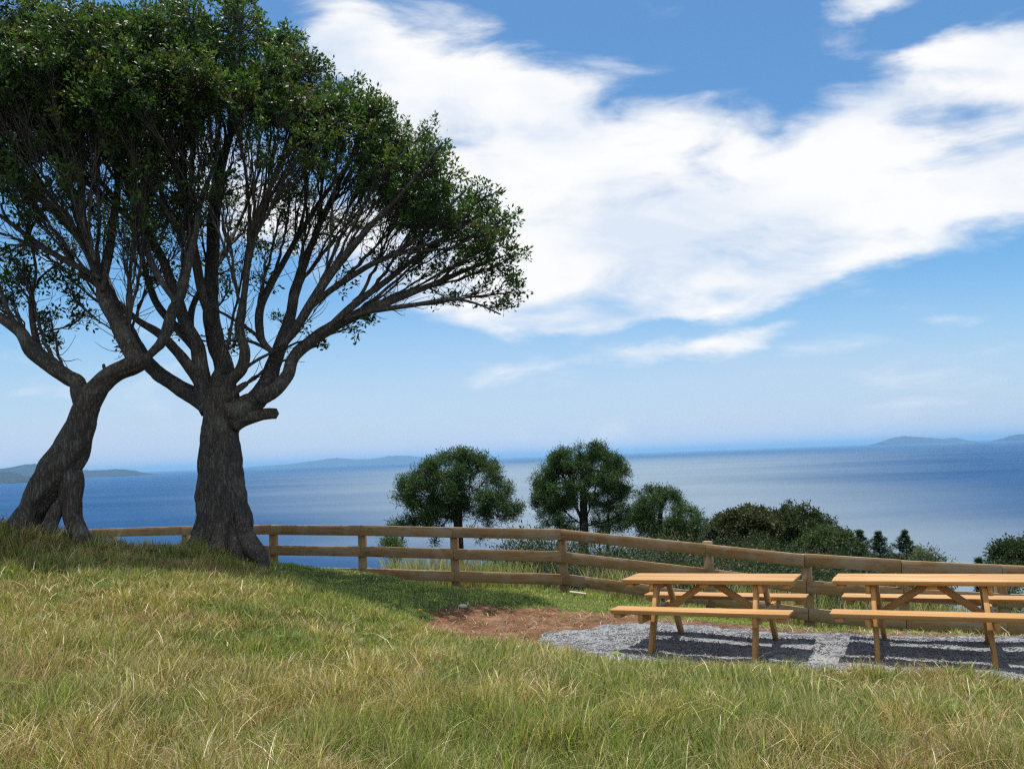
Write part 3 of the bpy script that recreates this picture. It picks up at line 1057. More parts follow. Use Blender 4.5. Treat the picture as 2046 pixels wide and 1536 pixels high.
def tree(name, label, base, limbs, puffs, lp, bark, group=None, sides=10, girth=1.0):
    """limbs: (x,y,z,r) polylines; puffs: (x,y,z,r,tufts,leafiness): every puff gets a branch, every tuft a twig"""
    root = empty(name, base)
    tag(root, label, 'tree', group)
    base = np.asarray(base, float)
    near = lp['near']
    tk = MB()
    NP, NTn, NR = [], [], []
    for poly in limbs:
        sp = smooth_poly(poly, (0.05 if poly[0][3] > .12 else 0.12) if near else 0.3)
        big = near and sp[0, 3] > .12
        if not big:
            sp[:, 3] *= .55 + .45 * sstep(0, min(len(sp) - 1, 5), np.arange(len(sp)))
        sd_ = RNG.integers(0, 999)
        fl = (lambda i, ang: 1 + .30 * (fbm(np.cos(ang) * 2.2 + 9, np.sin(ang) * 2.2 + i * .10, sd_, 4) - .5) + .16 * (fbm(np.cos(ang) * 6, np.sin(ang) * 6 + i * .25, sd_ + 5, 3) - .5)) if big else None
        tk.tube(sp[:, :3], sp[:, 3] * (girth if big else .95), 40 if big else sides, .05 if big else 0.10, fl)
        tan = unit(np.gradient(sp[:, :3], axis=0))
        for j in range(0, len(sp), 2):
            if sp[j, 3] < lp['attach'] and sp[j, 2] > lp.get('zmin', -99):
                NP.append(sp[j, :3])
                NTn.append(tan[j])
                NR.append(sp[j, 3])
    centre = np.array(limbs[0][-1][:3])
    order = sorted(range(len(puffs)), key=lambda k: np.linalg.norm(np.array(puffs[k][:3]) - centre))
    ld = []            # tuft centre, twig direction, leafiness, puff id
    for k in order:
        x, y, z, r, nt, lf = puffs[k]
        p = np.array([x, y, z])
        P, Tn, Rr = np.array(NP), np.array(NTn), np.array(NR)
        v = p - P
        d = np.linalg.norm(v, axis=1) + 1e-6
        cs = (v * Tn).sum(1) / d
        if near and RNG.random() < .6:               # long sweeping side branch from far down a limb
            j = int(np.argmin(np.abs(d - RNG.uniform(1.0, 2.7)) + 3.5 * (1 - cs) + .4 * (Rr < .015)))
        else:
            j = int(np.argmin(d * (1 + 1.5 * (1 - cs)) + 0.25 * (d < .15)))
        dist = d[j]
        out = unit(unit(v[j]) * .6 + unit(p - centre) * .4 + RNG.normal(0, .12, 3))
        n = max(5, int(dist / (.13 if near else .35)))
        B = bez(P[j], P[j] + Tn[j] * dist * .35, p - out * dist * .32, p + out * r * .3, n)
        if near:
            B[1:-1] += RNG.normal(0, .012, (n - 2, 3))
        r0 = min(Rr[j] * .75, lp['r0'] + lp['rk'] * dist)
        rad = np.linspace(r0, lp['twig'] * 1.6, n)
        tk.tube(B, rad, 6)
        tn = unit(np.gradient(B, axis=0))
        for q in range(max(1, n // 4), n - 1, 2):
            NP.append(B[q])
            NTn.append(tn[q])
            NR.append(rad[q])
        for _ in range(nt):
            dv = unit(RNG.normal(0, 1, 3) + out * .55 + np.array([0, 0, .25])) * r * RNG.random() ** .4
            dv[2] *= .85
            c = p + dv
            q = B[int(n * RNG.uniform(.5, .95))]
            h = np.linalg.norm(c - q)
            tw = bez(q, q + out * h * .4, c - unit(dv) * h * .2, c, 4)
            tk.tube(tw, np.array([1.3, 1.1, .9, .6]) * lp['twig'], 3 if not near else 4)
            ld.append((*c, *unit(tw[-1] - tw[-2] + 1e-6), lf, k))
        for _ in range(lp.get('bare', 0)):          # fine bare twigs inside the crown
            q0 = int(n * RNG.uniform(.15, .6))
            dv = unit(tn[min(q0, n - 1)] + RNG.normal(0, .5, 3)) * min(RNG.uniform(.25, .7), dist * .4)
            tw = bez(B[q0], B[q0] + dv * .4 + RNG.normal(0, .05, 3), B[q0] + dv * .75 + RNG.normal(0, .09, 3), B[q0] + dv + np.array([0, 0, .08]), 6)
            tk.tube(tw, np.array([1.3, 1.2, 1.0, .9, .7, .4]) * lp['twig'], 4)
    tk.build('trunk', bark, root, True, base)
    ld = np.array(ld)
    cnt = np.maximum(1, (lp['n'] * ld[:, 6] * (0.6 + 0.8 * RNG.random(len(ld)))).astype(int))
    idx = np.repeat(np.arange(len(ld)), cnt)
    m = len(idx)
    off = RNG.normal(0, 1, (m, 3)) * lp['spread']
    P = ld[idx, :3] + off
    D = unit(ld[idx, 3:6] * .35 + RNG.normal(0, 0.6, (m, 3)) + off / lp['spread'] * .25 + np.array([0, 0, lp.get('up', .2)]))
    Nn = unit(RNG.normal(0, .6, (m, 3)) + np.array([0, 0, .8]) + ld[idx, 3:6] * .5)
    L = lp['L'] * (0.6 + 0.7 * RNG.random(m))
    V = leaf_quads(P, D, Nn, L, L * lp['asp'])
    pal = np.array(lp['pal'])
    tuftc = RNG.integers(0, len(pal), len(ld))
    puffc = RNG.integers(0, len(pal), len(puffs))[ld[:, 7].astype(int)]
    u = RNG.random(m)
    pick = np.where(u < .5, puffc[idx], np.where(u < .8, tuftc[idx], RNG.integers(0, len(pal), m)))
    col = pal[pick] * ((0.7 + 0.6 * RNG.random(m)) * (1.0 if near else 1.2))[:, None]
    mesh_obj('crown', V, np.arange(m * 4), np.full(m, 4), lp['mat'], root, np.repeat(col, 4, axis=0), False, base)
    return root


def limb(pts, Y0, Y1=None, base_r=1.0):
    """(px, py, r_px) list traced off the photo; depth runs from Y0 to Y1 along the limb"""
    Y1 = Y0 if Y1 is None else Y1
    out = []
    n = len(pts)
    for i, q in enumerate(pts):
        t = i / max(1, n - 1)
        Y = Y0 + (Y1 - Y0) * t ** 1.2
        p = at(q[0], q[1], Y)
        out.append((*p, q[2] * Y / FPX * base_r * (0.78 if i > 3 and q[2] < 9 else 1.0)))
    return out


BIG = [
    limb([(446, 1135, 72), (446, 1108, 64), (446, 1080, 58), (446, 1045, 52), (444, 1000, 48), (441, 940, 42), (441, 880, 37), (444, 835, 37), (445, 800, 36), (446, 775, 28), (447, 755, 16)], 12.0),
    limb([(425, 815, 26), (400, 797, 19), (345, 765, 15), (297, 727, 14), (262, 670, 12), (232, 615, 11), (200, 540, 9), (150, 470, 7), (80, 400, 5), (20, 350, 3)], 12.0, 14.4),
    limb([(425, 800, 20), (393, 754, 12), (363, 713, 10), (325, 672, 9), (274, 638, 8), (236, 605, 7), (170, 550, 5), (110, 480, 3)], 12.0, 11.3),
    limb([(420, 800, 24), (406, 765, 17), (393, 690, 14), (369, 641, 12), (356, 605, 11), (325, 520, 9), (280, 430, 8), (245, 340, 6), (215, 240, 4)], 12.0, 12.1),
    limb([(398, 715, 12), (376, 680, 10), (322, 620, 8), (300, 575, 7), (285, 520, 6), (262, 450, 5), (235, 380, 3)], 12.0, 14.0),
    limb([(440, 800, 28), (440, 765, 22), (447, 730, 19), (428, 668, 17), (421, 600, 15), (425, 500, 13), (430, 400, 11), (445, 320, 9), (468, 240, 6), (475, 160, 4)], 12.0, 13.7),
    limb([(422, 650, 12), (402, 580, 10), (385, 480, 9), (368, 400, 7), (345, 320, 5), (330, 220, 3)], 12.1, 11.4),
    limb([(450, 790, 18), (460, 762, 13), (482, 737, 12), (489, 703, 10), (479, 662, 9), (482, 627, 9), (488, 590, 8), (500, 500, 8), (520, 420, 7), (560, 335, 5), (600, 250, 4), (630, 180, 3)], 11.9, 11.7),
    limb([(450, 800, 15), (468, 785, 10), (481, 774, 8), (493, 766, 5)], 11.8, 12.0),
    limb([(460, 832, 26), (490, 812, 22), (513, 798, 20), (536, 760, 17), (547, 728, 15), (561, 689, 13), (578, 638, 11), (588, 590, 10), (606, 530, 9), (630, 470, 8), (660, 400, 6), (695, 330, 5), (725, 260, 3)], 11.9, 13.6),
    limb([(520, 795, 17), (548, 780, 15), (573, 752, 13), (588, 712, 12), (640, 668, 12), (700, 634, 11), (760, 609, 10), (820, 586, 8), (880, 562, 7), (940, 536, 5), (1005, 512, 3)], 11.8, 13.1),
    limb([(560, 700, 12), (592, 655, 10), (625, 600, 10), (680, 522, 9), (740, 452, 7), (800, 390, 5), (850, 330, 4), (885, 285, 3)], 12.0, 11.5),
    limb([(546, 705, 11), (523, 679, 9), (517, 634, 9), (528, 595, 8), (560, 535, 8), (600, 465, 7), (645, 395, 6), (700, 320, 4), (740, 250, 3)], 12.0, 14.4),
    limb([(690, 638, 7), (740, 622, 6), (830, 609, 5), (900, 598, 4), (950, 606, 3), (1000, 628, 2)], 11.9, 12.1),
    limb([(640, 668, 9), (700, 615, 8), (780, 555, 6), (850, 500, 5), (920, 455, 4), (975, 420, 3)], 11.9, 14.2),
    limb([(606, 630, 9), (660, 580, 7), (730, 535, 6), (800, 500, 5), (870, 440, 4), (930, 380, 3)], 12.2, 12.5),
    limb([(465, 845, 20), (486, 836, 15), (515, 829, 12), (536, 826, 11), (552, 826, 10)], 11.9, 12.1),
    limb([(392, 690, 9), (380, 640, 7), (395, 590, 6), (440, 520, 5), (480, 440, 4), (520, 340, 3)], 12.0, 14.8),
    # buttress roots
    limb([(470, 1000, 10), (484, 1050, 16), (503, 1090, 19), (520, 1113, 18), (530, 1145, 10)], 11.8, 11.4),
    limb([(418, 1000, 9), (406, 1050, 14), (389, 1092, 17), (374, 1112, 15), (362, 1145, 9)], 11.8, 11.5),
    limb([(443, 1010, 9), (440, 1065, 15), (432, 1105, 18), (428, 1150, 14)], 11.8, 11.35),
    limb([(458, 1000, 9), (467, 1060, 14), (472, 1108, 17), (474, 1150, 14)], 11.85, 11.45),
]


def proj(p):
    q = np.asarray(p) - CAM
    w = q @ _f
    return PW / 2 + FPX * (q @ _r) / w, PH / 2 - FPX * (q @ _u) / w


# lower edge of the closed foliage, by photo column: below it the crown is open
LOWX, LOWY = [-500, 0, 150, 300, 450, 600, 700, 800, 900, 1000, 1060], [300, 240, 245, 250, 205, 270, 300, 420, 520, 620, 650]


def polar_puffs(cpx, cpy, Yc, Rpts, n, Ry, thetas, rmin=0.72, seed=0):
    """leaf puffs in the outer shell of a crown; Rpts: (angle deg, radius px) outline seen from the front"""
    rg = np.random.default_rng(seed)
    c = at(cpx, cpy, Yc)
    Ra = np.array(Rpts, float)
    out = []
    while len(out) < n:
        th = math.radians(rg.uniform(*thetas))
        R = np.interp(math.degrees(th), Ra[:, 0], Ra[:, 1]) * Yc / FPX
        f = rmin + (1 - rmin) * rg.random() ** 0.6
        ph = rg.uniform(-1, 1)                      # front..back
        dy = math.sin(ph * 1.45) * Ry
        k = math.cos(ph * 1.45)
        dz = math.sin(th) * R * (k * (1 - 0.25 * abs(ph)) + 0.25 * abs(ph))
        dx = math.cos(th) * R * k
        r3 = math.sqrt(dx * dx + dy * dy) + 1e-6
        el = math.degrees(math.atan2(dz, r3))
        if el < 50 * abs(math.sin(ph * 1.45)) - 2:
            continue
        pr = rg.uniform(0.34, 0.62)
        p = c + np.array([dx, dy, dz]) * f
        # pull inside so that the puff's own edge meets the outline
        p = p - unit(np.array([dx, dy * .3, dz])) * pr * 0.75
        px, py = proj(p)
        over = py - np.interp(px, LOWX, LOWY)
        if over > 0:
            if rg.random() > (0.55 if over < 120 else 0.27):
                continue
            pr *= .72
            out.append((*p, pr, int(4 + 14 * pr), .7))
            continue
        out.append((*p, pr, int(10 + 26 * pr), 1.0))
    return out


PAL_NEAR = [(0.040, 0.088, 0.024), (0.056, 0.112, 0.028), (0.028, 0.062, 0.020), (0.070, 0.112, 0.028), (0.075, 0.078, 0.028), (0.042, 0.082, 0.036)]
LP_NEAR = dict(near=True, n=21, spread=0.038, L=0.078, asp=0.45, pal=PAL_NEAR, mat=MAT['leaf'], attach=.15, zmin=3.4, r0=.012, rk=.009, twig=.0048, bare=7)

big_out = [(-4, 560), (0, 595), (7, 630), (15, 640), (22, 632), (27, 620), (35, 612), (43, 600), (50, 565), (57, 572), (63, 578), (70, 615), (76, 655), (84, 668), (92, 655), (100, 700), (115, 730), (140, 620), (165, 460)]
puffs_big = polar_puffs(430, 640, 13.0, big_out, 330, 2.7, (-3, 160), 0.70, 3)
puffs_big += polar_puffs(430, 640, 12.9, big_out, 50, 2.0, (10, 120), 0.55, 4)
for (px, py, Y, r, lf) in [(640, 688, 11.9, .10, .7), (700, 655, 11.8, .18, .6), (735, 640, 11.7, .15, .6), (600, 660, 12.2, .2, .5), (480, 665, 12.6, .25, .6), (360, 672, 12.4, .25, .6), (470, 690, 12.3, .15, .5),
                           (1000, 610, 11.7, .25, .7), (1015, 520, 12.0, .35, 1), (985, 470, 12.3, .4, 1), (1005, 440, 12.0, .3, 1), (940, 520, 11.8, .35, .9), (900, 470, 12.5, .4, .9), (960, 400, 12.3, .4, 1), (870, 400, 11.8, .4, .8), (1020, 585, 11.9, .25, .9), (880, 545, 12.0, .3, .7), (960, 585, 11.8, .25, .7), (1010, 560, 12.2, .3, .9), (900, 600, 11.7, .15, .4), (560, 640, 12.4, .2, .5), (820, 545, 12.2, .35, .7), (760, 520, 12.4, .35, .6), (680, 560, 12.3, .3, .5),
                           (520, 560, 12.4, .35, .5), (350, 560, 12.4, .35, .6), (460, 560, 12.6, .3, .5), (640, 460, 12.6, .4, .6), (560, 430, 12.7, .4, .6), (400, 450, 12.7, .4, .6), (320, 450, 12.6, .35, .6)]:
    p = at(px, py, Y + .6)
    puffs_big.append((*p, r, int(5 + 26 * r), lf))

gz = lambda x, y: float(terrain(np.array([x]), np.array([y]))[0])
bp = at(447, 1103, 12.0)
tree('coastal_tree', 'larger dark spreading tree with straight thick trunk in front of the fence', (bp[0], bp[1], gz(bp[0], bp[1])), BIG, puffs_big, LP_NEAR,
     MAT['bark'], 'two old coastal trees on the bank', girth=.98)

LEFT = [
    limb([(45, 1075, 29), (58, 1040, 28), (77, 1005, 31), (101, 966, 36), (136, 908, 35), (159, 857, 28), (171, 819, 25), (192, 778, 22), (233, 744, 19), (270, 727, 19), (292, 718, 15)], 11.0),
    limb([(128, 935, 24), (143, 965, 24), (142, 1000, 21), (148, 1040, 17), (162, 1072, 16), (184, 1096, 14), (206, 1106, 11), (222, 1130, 7)], 11.0, 10.7),
    limb([(138, 975, 16), (122, 1005, 16), (106, 1032, 15), (94, 1066, 15)], 10.95, 10.7),
    limb([(60, 1020, 24), (45, 1050, 26), (36, 1078, 22)], 10.9, 10.7),
    limb([(172, 812, 20), (161, 786, 17), (155, 764, 16), (137, 754, 15), (110, 738, 14), (86, 720, 13), (62, 699, 13), (41, 665, 11), (5, 637, 10), (-60, 600, 8), (-130, 550, 6), (-200, 470, 4)], 11.0, 11.0),
    limb([(140, 756, 9), (110, 722, 8), (78, 700, 8), (70, 668, 7), (62, 620, 6), (62, 590, 5), (72, 540, 4), (60, 480, 3)], 10.9, 12.2),
    limb([(275, 727, 18), (255, 685, 17), (232, 640, 16), (210, 600, 14), (200, 555, 12), (170, 490, 10), (120, 430, 8), (60, 370, 6), (0, 310, 5), (-60, 240, 3)], 11.0, 11.4),
    limb([(205, 580, 10), (215, 520, 9), (225, 450, 8), (235, 370, 7), (225, 290, 6), (200, 200, 4), (180, 120, 3)], 11.0, 12.6),
    limb([(285, 722, 15), (310, 698, 13), (328, 676, 12), (346, 617, 11), (362, 590, 10), (375, 530, 9), (390, 470, 8), (402, 400, 7), (430, 320, 5), (440, 240, 4)], 11.0, 11.8),
    limb([(200, 555, 9), (150, 530, 7), (95, 500, 6), (40, 460, 5), (-40, 400, 4), (-120, 330, 3)], 11.0, 13.0),
    limb([(190, 520, 8), (165, 440, 8), (160, 360, 7), (130, 280, 5), (90, 200, 4), (60, 120, 3)], 10.9, 11.0),
    limb([(350, 605, 8), (300, 520, 7), (290, 440, 6), (300, 350, 5), (310, 260, 4), (330, 180, 3)], 11.0, 12.8),
    limb([(214, 748, 5), (209, 738, 4), (207, 728, 3)], 10.95, 10.9),
]
left_out = [(10, 260), (30, 320), (50, 420), (65, 560), (80, 660), (95, 690), (110, 660), (125, 560), (140, 470), (158, 400), (175, 370), (185, 340)]
puffs_left = polar_puffs(170, 620, 12.1, left_out, 210, 2.1, (30, 178), 0.66, 8)
puffs_left += polar_puffs(170, 620, 12.0, left_out, 40, 1.6, (50, 170), 0.5, 9)
for (px, py, Y, r, lf) in [(60, 560, 11.2, .3, .8), (100, 640, 11.1, .25, .8), (150, 600, 11.2, .25, .7), (90, 680, 11.0, .2, .7), (245, 690, 11.2, .12, .7), (30, 520, 11.2, .3, .8), (20, 600, 11, .2, .6), (130, 560, 11.3, .25, .6),
                           (160, 640, 11.2, .2, .8), (300, 560, 11.3, .25, .5), (250, 500, 11.4, .3, .5), (60, 440, 11.3, .3, .6), (110, 400, 11.5, .35, .6), (180, 420, 11.4, .3, .5)]:
    p = at(px, py, Y + .8)
    puffs_left.append((*p, r, int(5 + 30 * r), lf))
bp = at(100, 1075, 11.0)
tree('coastal_tree', 'leaning dark tree with twisted grey trunk split into root legs', (bp[0], bp[1], gz(bp[0], bp[1])), LEFT, puffs_left, LP_NEAR,
     MAT['bark'], 'two old coastal trees on the bank', girth=.98)

weeds()
# --- trees beyond the fence
PAL_PINE = [(0.028, 0.062, 0.020), (0.040, 0.080, 0.024), (0.020, 0.044, 0.016), (0.046, 0.076, 0.027)]
PAL_BUSH = [(0.024, 0.044, 0.016), (0.034, 0.056, 0.019), (0.018, 0.033, 0.014), (0.046, 0.058, 0.023), (0.030, 0.042, 0.020)]


def far_tree(name, label, outline, Y, depth, n, puff, pal, trunk_px, ground_drop=0.0, L=0.16, asp=0.22, nl=26, rmin=0.5, group=None, spread=0.17, forks=5, more=()):
    """outline: photo polygon of the crown; puffs fill its rounded volume"""
    rg = np.random.default_rng(int(outline[0][0]) * 7 + n)
    poly = np.array(outline, float)
    cx, cy = poly[:, 0].mean(), poly[:, 1].mean()
    puffs = []
    tries = 0
    while len(puffs) < n and tries < 20000:
        tries += 1
        px, py = rg.uniform(poly[:, 0].min(), poly[:, 0].max()), rg.uniform(poly[:, 1].min(), poly[:, 1].max())
        pr_px = puff * FPX / Y * 0.8
        # distance to outline decides how deep the volume is here
        seg = np.roll(poly, -1, 0) - poly
        t = np.clip(((np.array([px, py]) - poly) * seg).sum(1) / (seg ** 2).sum(1), 0, 1)
        dd = np.linalg.norm(poly + seg * t[:, None] - np.array([px, py]), axis=1).min()
        if not in_poly(np.array([px]), np.array([py]), poly)[0] or dd < pr_px * .55:
            continue
        wpx = min(poly[:, 0].max() - poly[:, 0].min(), 1.6 * (poly[:, 1].max() - poly[:, 1].min())) / 2
        hd = depth * math.sqrt(max(0.0, 1 - (1 - min(1, dd / wpx)) ** 2))
        yy = Y + rg.uniform(-1, 1) * hd
        if rg.random() < rmin and dd > wpx * .55 and abs(yy - Y) < hd * .45:
            continue
        p = at(px, py, Y)
        sc = yy / Y
        p = np.array([p[0], yy, p[2]])
        puffs.append((*p, puff * rg.uniform(.6, 1.35), int(rg.integers(11, 18)), rg.uniform(.8, 1.4)))
    for (px, py, r) in more:
        p = at(px, py, Y + rg.uniform(-.6, .6))
        puffs.append((*p, r, 11, .8))
    tb = at(trunk_px[-1][0], trunk_px[-1][1], Y)
    gx, gy = tb[0], Y
    g = gz(gx, gy)
    pts = [(*at(q[0], q[1], Y), q[2] * Y / FPX) for q in trunk_px]
    pts = [(gx, gy, g - .1, trunk_px[-1][2] * Y / FPX * 1.15)] + pts[::-1]
    limbs = [pts]
    mid = pts[max(1, len(pts) // 2)]
    for k in range(forks):
        a = puffs[rg.integers(0, len(puffs))]
        s = pts[rg.integers(max(1, len(pts) // 2), len(pts))]
        m_ = (np.array(s[:3]) * .5 + np.array(a[:3]) * .5) + np.array([0, 0, -.15])
        limbs.append([(*s[:3], s[3] * .34), (*m_, s[3] * .22), (*(np.array(a[:3])), s[3] * .12)])
    lpx = dict(near=False, n=nl, spread=spread * .55, L=L * .72, asp=asp, pal=pal, mat=MAT['leaf_far'], up=.3, attach=9, r0=.012, rk=.016, twig=.009)
    return tree(name, label, (gx, gy, g), limbs, puffs, lpx, MAT['bark_far'], group, 8)


GRP = 'trees growing on the slope beyond the fence'
far_tree('pine_tree', 'round green pine with a broken branch on its right, behind the fence posts', [(790, 1005), (795, 970), (815, 945), (845, 925), (880, 908), (925, 903), (965, 912), (985, 932), (1010, 950), (1022, 975), (1020, 1000), (1045, 1012), (1040, 1030), (1005, 1040), (980, 1040), (930, 1038), (880, 1045), (800, 1052), (775, 1048), (800, 1035), (840, 1025)],
         30, 2.0, 150, 0.26, PAL_PINE, [(915, 960, 4), (917, 1000, 7), (915, 1040, 9), (918, 1100, 10)], group=GRP, forks=10,
         more=[(785, 1048, .2), (805, 1050, .24), (830, 1045, .22), (855, 1050, .2), (880, 1055, .15), (770, 1085, .18), (800, 1085, .15), (1000, 1035, .2), (1030, 1020, .22), (1020, 1030, .2), (975, 1048, .15), (960, 1075, .12), (870, 1080, .12), (940, 1060, .15)])
far_tree('pine_tree', 'tallest round topped pine above the bend in the fence', [(1058, 975), (1065, 955), (1090, 930), (1115, 905), (1150, 888), (1190, 888), (1225, 905), (1250, 930), (1267, 955), (1260, 985), (1240, 1012), (1215, 1022), (1185, 1020), (1165, 1012), (1130, 1024), (1095, 1028), (1070, 1015)],
         32, 2.1, 150, 0.27, PAL_PINE, [(1163, 930, 4), (1166, 985, 7), (1166, 1050, 9), (1166, 1120, 11)], group=GRP, forks=12,
         more=[(1080, 1030, .2), (1095, 1042, .2), (1115, 1048, .18), (1140, 1040, .15), (1190, 1040, .2), (1215, 1042, .24), (1240, 1035, .24), (1250, 1020, .25), (1205, 1055, .2), (1130, 1055, .15)])
far_tree('pine_tree', 'medium bushy green tree right of the tallest pine', [(1255, 1055), (1262, 1020), (1275, 990), (1300, 975), (1335, 972), (1360, 990), (1375, 1010), (1395, 1025), (1405, 1055), (1390, 1085), (1340, 1095), (1290, 1080)],
         35, 2.0, 120, 0.30, PAL_PINE, [(1320, 1010, 3), (1318, 1050, 6), (1316, 1110, 7)], group=GRP)
far_tree('shrub_tree', 'low grey green bush between the two right hand pines', [(1075, 1050), (1080, 1020), (1110, 1010), (1140, 1030), (1200, 1015), (1240, 1000), (1262, 1020), (1265, 1055), (1230, 1070), (1150, 1065), (1090, 1062)],
         36, 1.4, 46, 0.36, PAL_PINE, [(1220, 1040, 3), (1215, 1075, 4)], group=GRP, nl=14, forks=3)
far_tree('broadleaf_tree', 'dark domed broadleaf tree with brownish crown right of the bushy tree', [(1405, 1110), (1410, 1060), (1430, 1030), (1465, 1018), (1500, 1015), (1530, 1030), (1545, 1060), (1550, 1130), (1420, 1130)],
         42, 2.5, 150, 0.5, [(0.036, 0.046, 0.019), (0.048, 0.052, 0.021), (0.024, 0.036, 0.015)], [(1475, 1060, 5), (1475, 1120, 8)], L=.19, asp=.55, nl=30, group=GRP)
far_tree('broadleaf_tree', 'widest dark green domed broadleaf tree above the first picnic table', [(1520, 1130), (1525, 1050), (1545, 1025), (1580, 1012), (1615, 1018), (1640, 1040), (1652, 1060), (1655, 1140), (1540, 1140)],
         43, 2.6, 170, 0.5, PAL_BUSH, [(1585, 1060, 5), (1585, 1120, 8)], L=.19, asp=.55, nl=30, group=GRP)
far_tree('broadleaf_tree', 'small rounded light green tree between dark domes and spiky conifers', [(1590, 1140), (1600, 1090), (1625, 1065), (1660, 1052), (1695, 1062), (1712, 1090), (1708, 1140)],
         39, 1.8, 110, 0.42, [(0.034, 0.060, 0.018), (0.028, 0.046, 0.016), (0.045, 0.066, 0.022)], [(1655, 1080, 3), (1655, 1120, 6)], L=.16, asp=.5, nl=24, group=GRP)
far_tree('broadleaf_tree', 'dark rounded tree cut off by the right edge of the photo', [(1988, 1150), (1992, 1125), (2010, 1100), (2040, 1085), (2075, 1080), (2110, 1090), (2130, 1120), (2130, 1160), (2000, 1160)],
         26, 1.3, 90, 0.32, PAL_BUSH, [(2060, 1110, 4), (2060, 1150, 6)], L=.12, asp=.5, nl=24, group=GRP)
far_tree('shrub', 'pale wispy shrub at the right foot of the conifers', [(1815, 1130), (1825, 1100), (1850, 1095), (1875, 1102), (1890, 1125), (1880, 1140)],
         40, 0.8, 18, 0.30, [(0.09, 0.11, 0.06), (0.07, 0.09, 0.045)], [(1852, 1115, 2), (1852, 1140, 3)], L=.13, asp=.3, nl=14, group=GRP, forks=1)
far_tree('shrub', 'small dark bush under the left branches of the first pine', [(758, 1095), (765, 1078), (785, 1070), (805, 1080), (812, 1100), (800, 1115), (770, 1112)],
         26, 0.5, 16, 0.2, [(0.06, 0.09, 0.025), (0.05, 0.075, 0.025)], [(785, 1090, 2), (790, 1120, 3)], L=.10, asp=.4, nl=16, group=GRP, forks=1)


def conifer(label, px, top, Y, halfw, base_py):
    """spiky young conifer: whorls of drooping boughs"""
    rg = np.random.default_rng(int(px))
    tp = at(px, top, Y)
    g = gz(tp[0], Y)
    root = empty('conifer', (tp[0], Y, g))
    tag(root, label, 'tree', GRP)
    bp_ = at(px, base_py, Y)
    H = tp[2] - bp_[2]
    R0 = halfw * Y / FPX
    tk = MB()
    tk.tube(np.array([(tp[0], Y, g - .1), (tp[0], Y, (g + tp[2]) / 2), (tp[0], Y, tp[2])]), np.array([.12, .08, .01]), 7)
    br = tk
    P, D = [], []
    z = bp_[2] - 1.0
    while z < tp[2] - .1:
        f = (tp[2] - z) / (H + 1.0)
        R = R0 * f ** .95 * 1.25
        for k in range(7):
            a = rg.uniform(0, 6.283)
            r = R * rg.uniform(.4, 1.15)
            e = np.array([tp[0] + math.cos(a) * r, Y + math.sin(a) * r, z + r * rg.uniform(.15, .55)])
            s = np.array([tp[0], Y, z])
            br.tube(np.array([s, (s + e) / 2 - [0, 0, .05], e]), np.array([.03, .02, .006]), 4)
            m = int(60 + 110 * r)
            t = rg.random(m) ** .7
            q = s + (e - s) * t[:, None] + rg.normal(0, .07, (m, 3)) * (1.1 - .5 * t)[:, None]
            P.append(q)
            D.append(unit((e - s)[None] / (r + 1e-6) + rg.normal(0, .6, (m, 3))))
        z += 0.20 + .05 * rg.random()
    P, D = np.concatenate(P), np.concatenate(D)
    m = len(P)
    V = leaf_quads(P, D, unit(rg.normal(0, .5, (m, 3)) + [0, 0, 1]), np.full(m, .11), np.full(m, .032))
    col = np.array([(0.028, 0.055, 0.024), (0.038, 0.07, 0.028)])[rg.integers(0, 2, m)] * (0.7 + .6 * rg.random(m))[:, None]
    o = (tp[0], Y, g)
    tk.build('trunk', MAT['bark_far'], root, True, o)
    mesh_obj('crown', V, np.arange(m * 4), np.full(m, 4), MAT['leaf_far'], root, np.repeat(col, 4, axis=0), False, o)


conifer('leftmost of the dark spiky conifers beside the small rounded tree', 1716, 1056, 44, 48, 1125)
conifer('dark conifer second from the left in the spiky group', 1754, 1060, 46, 46, 1125)
conifer('pointed lone conifer right of the spiky conifer pair', 1808, 1060, 44, 44, 1125)
conifer('tiny conifer tip left of the right edge tree', 1955, 1113, 30, 8, 1140)


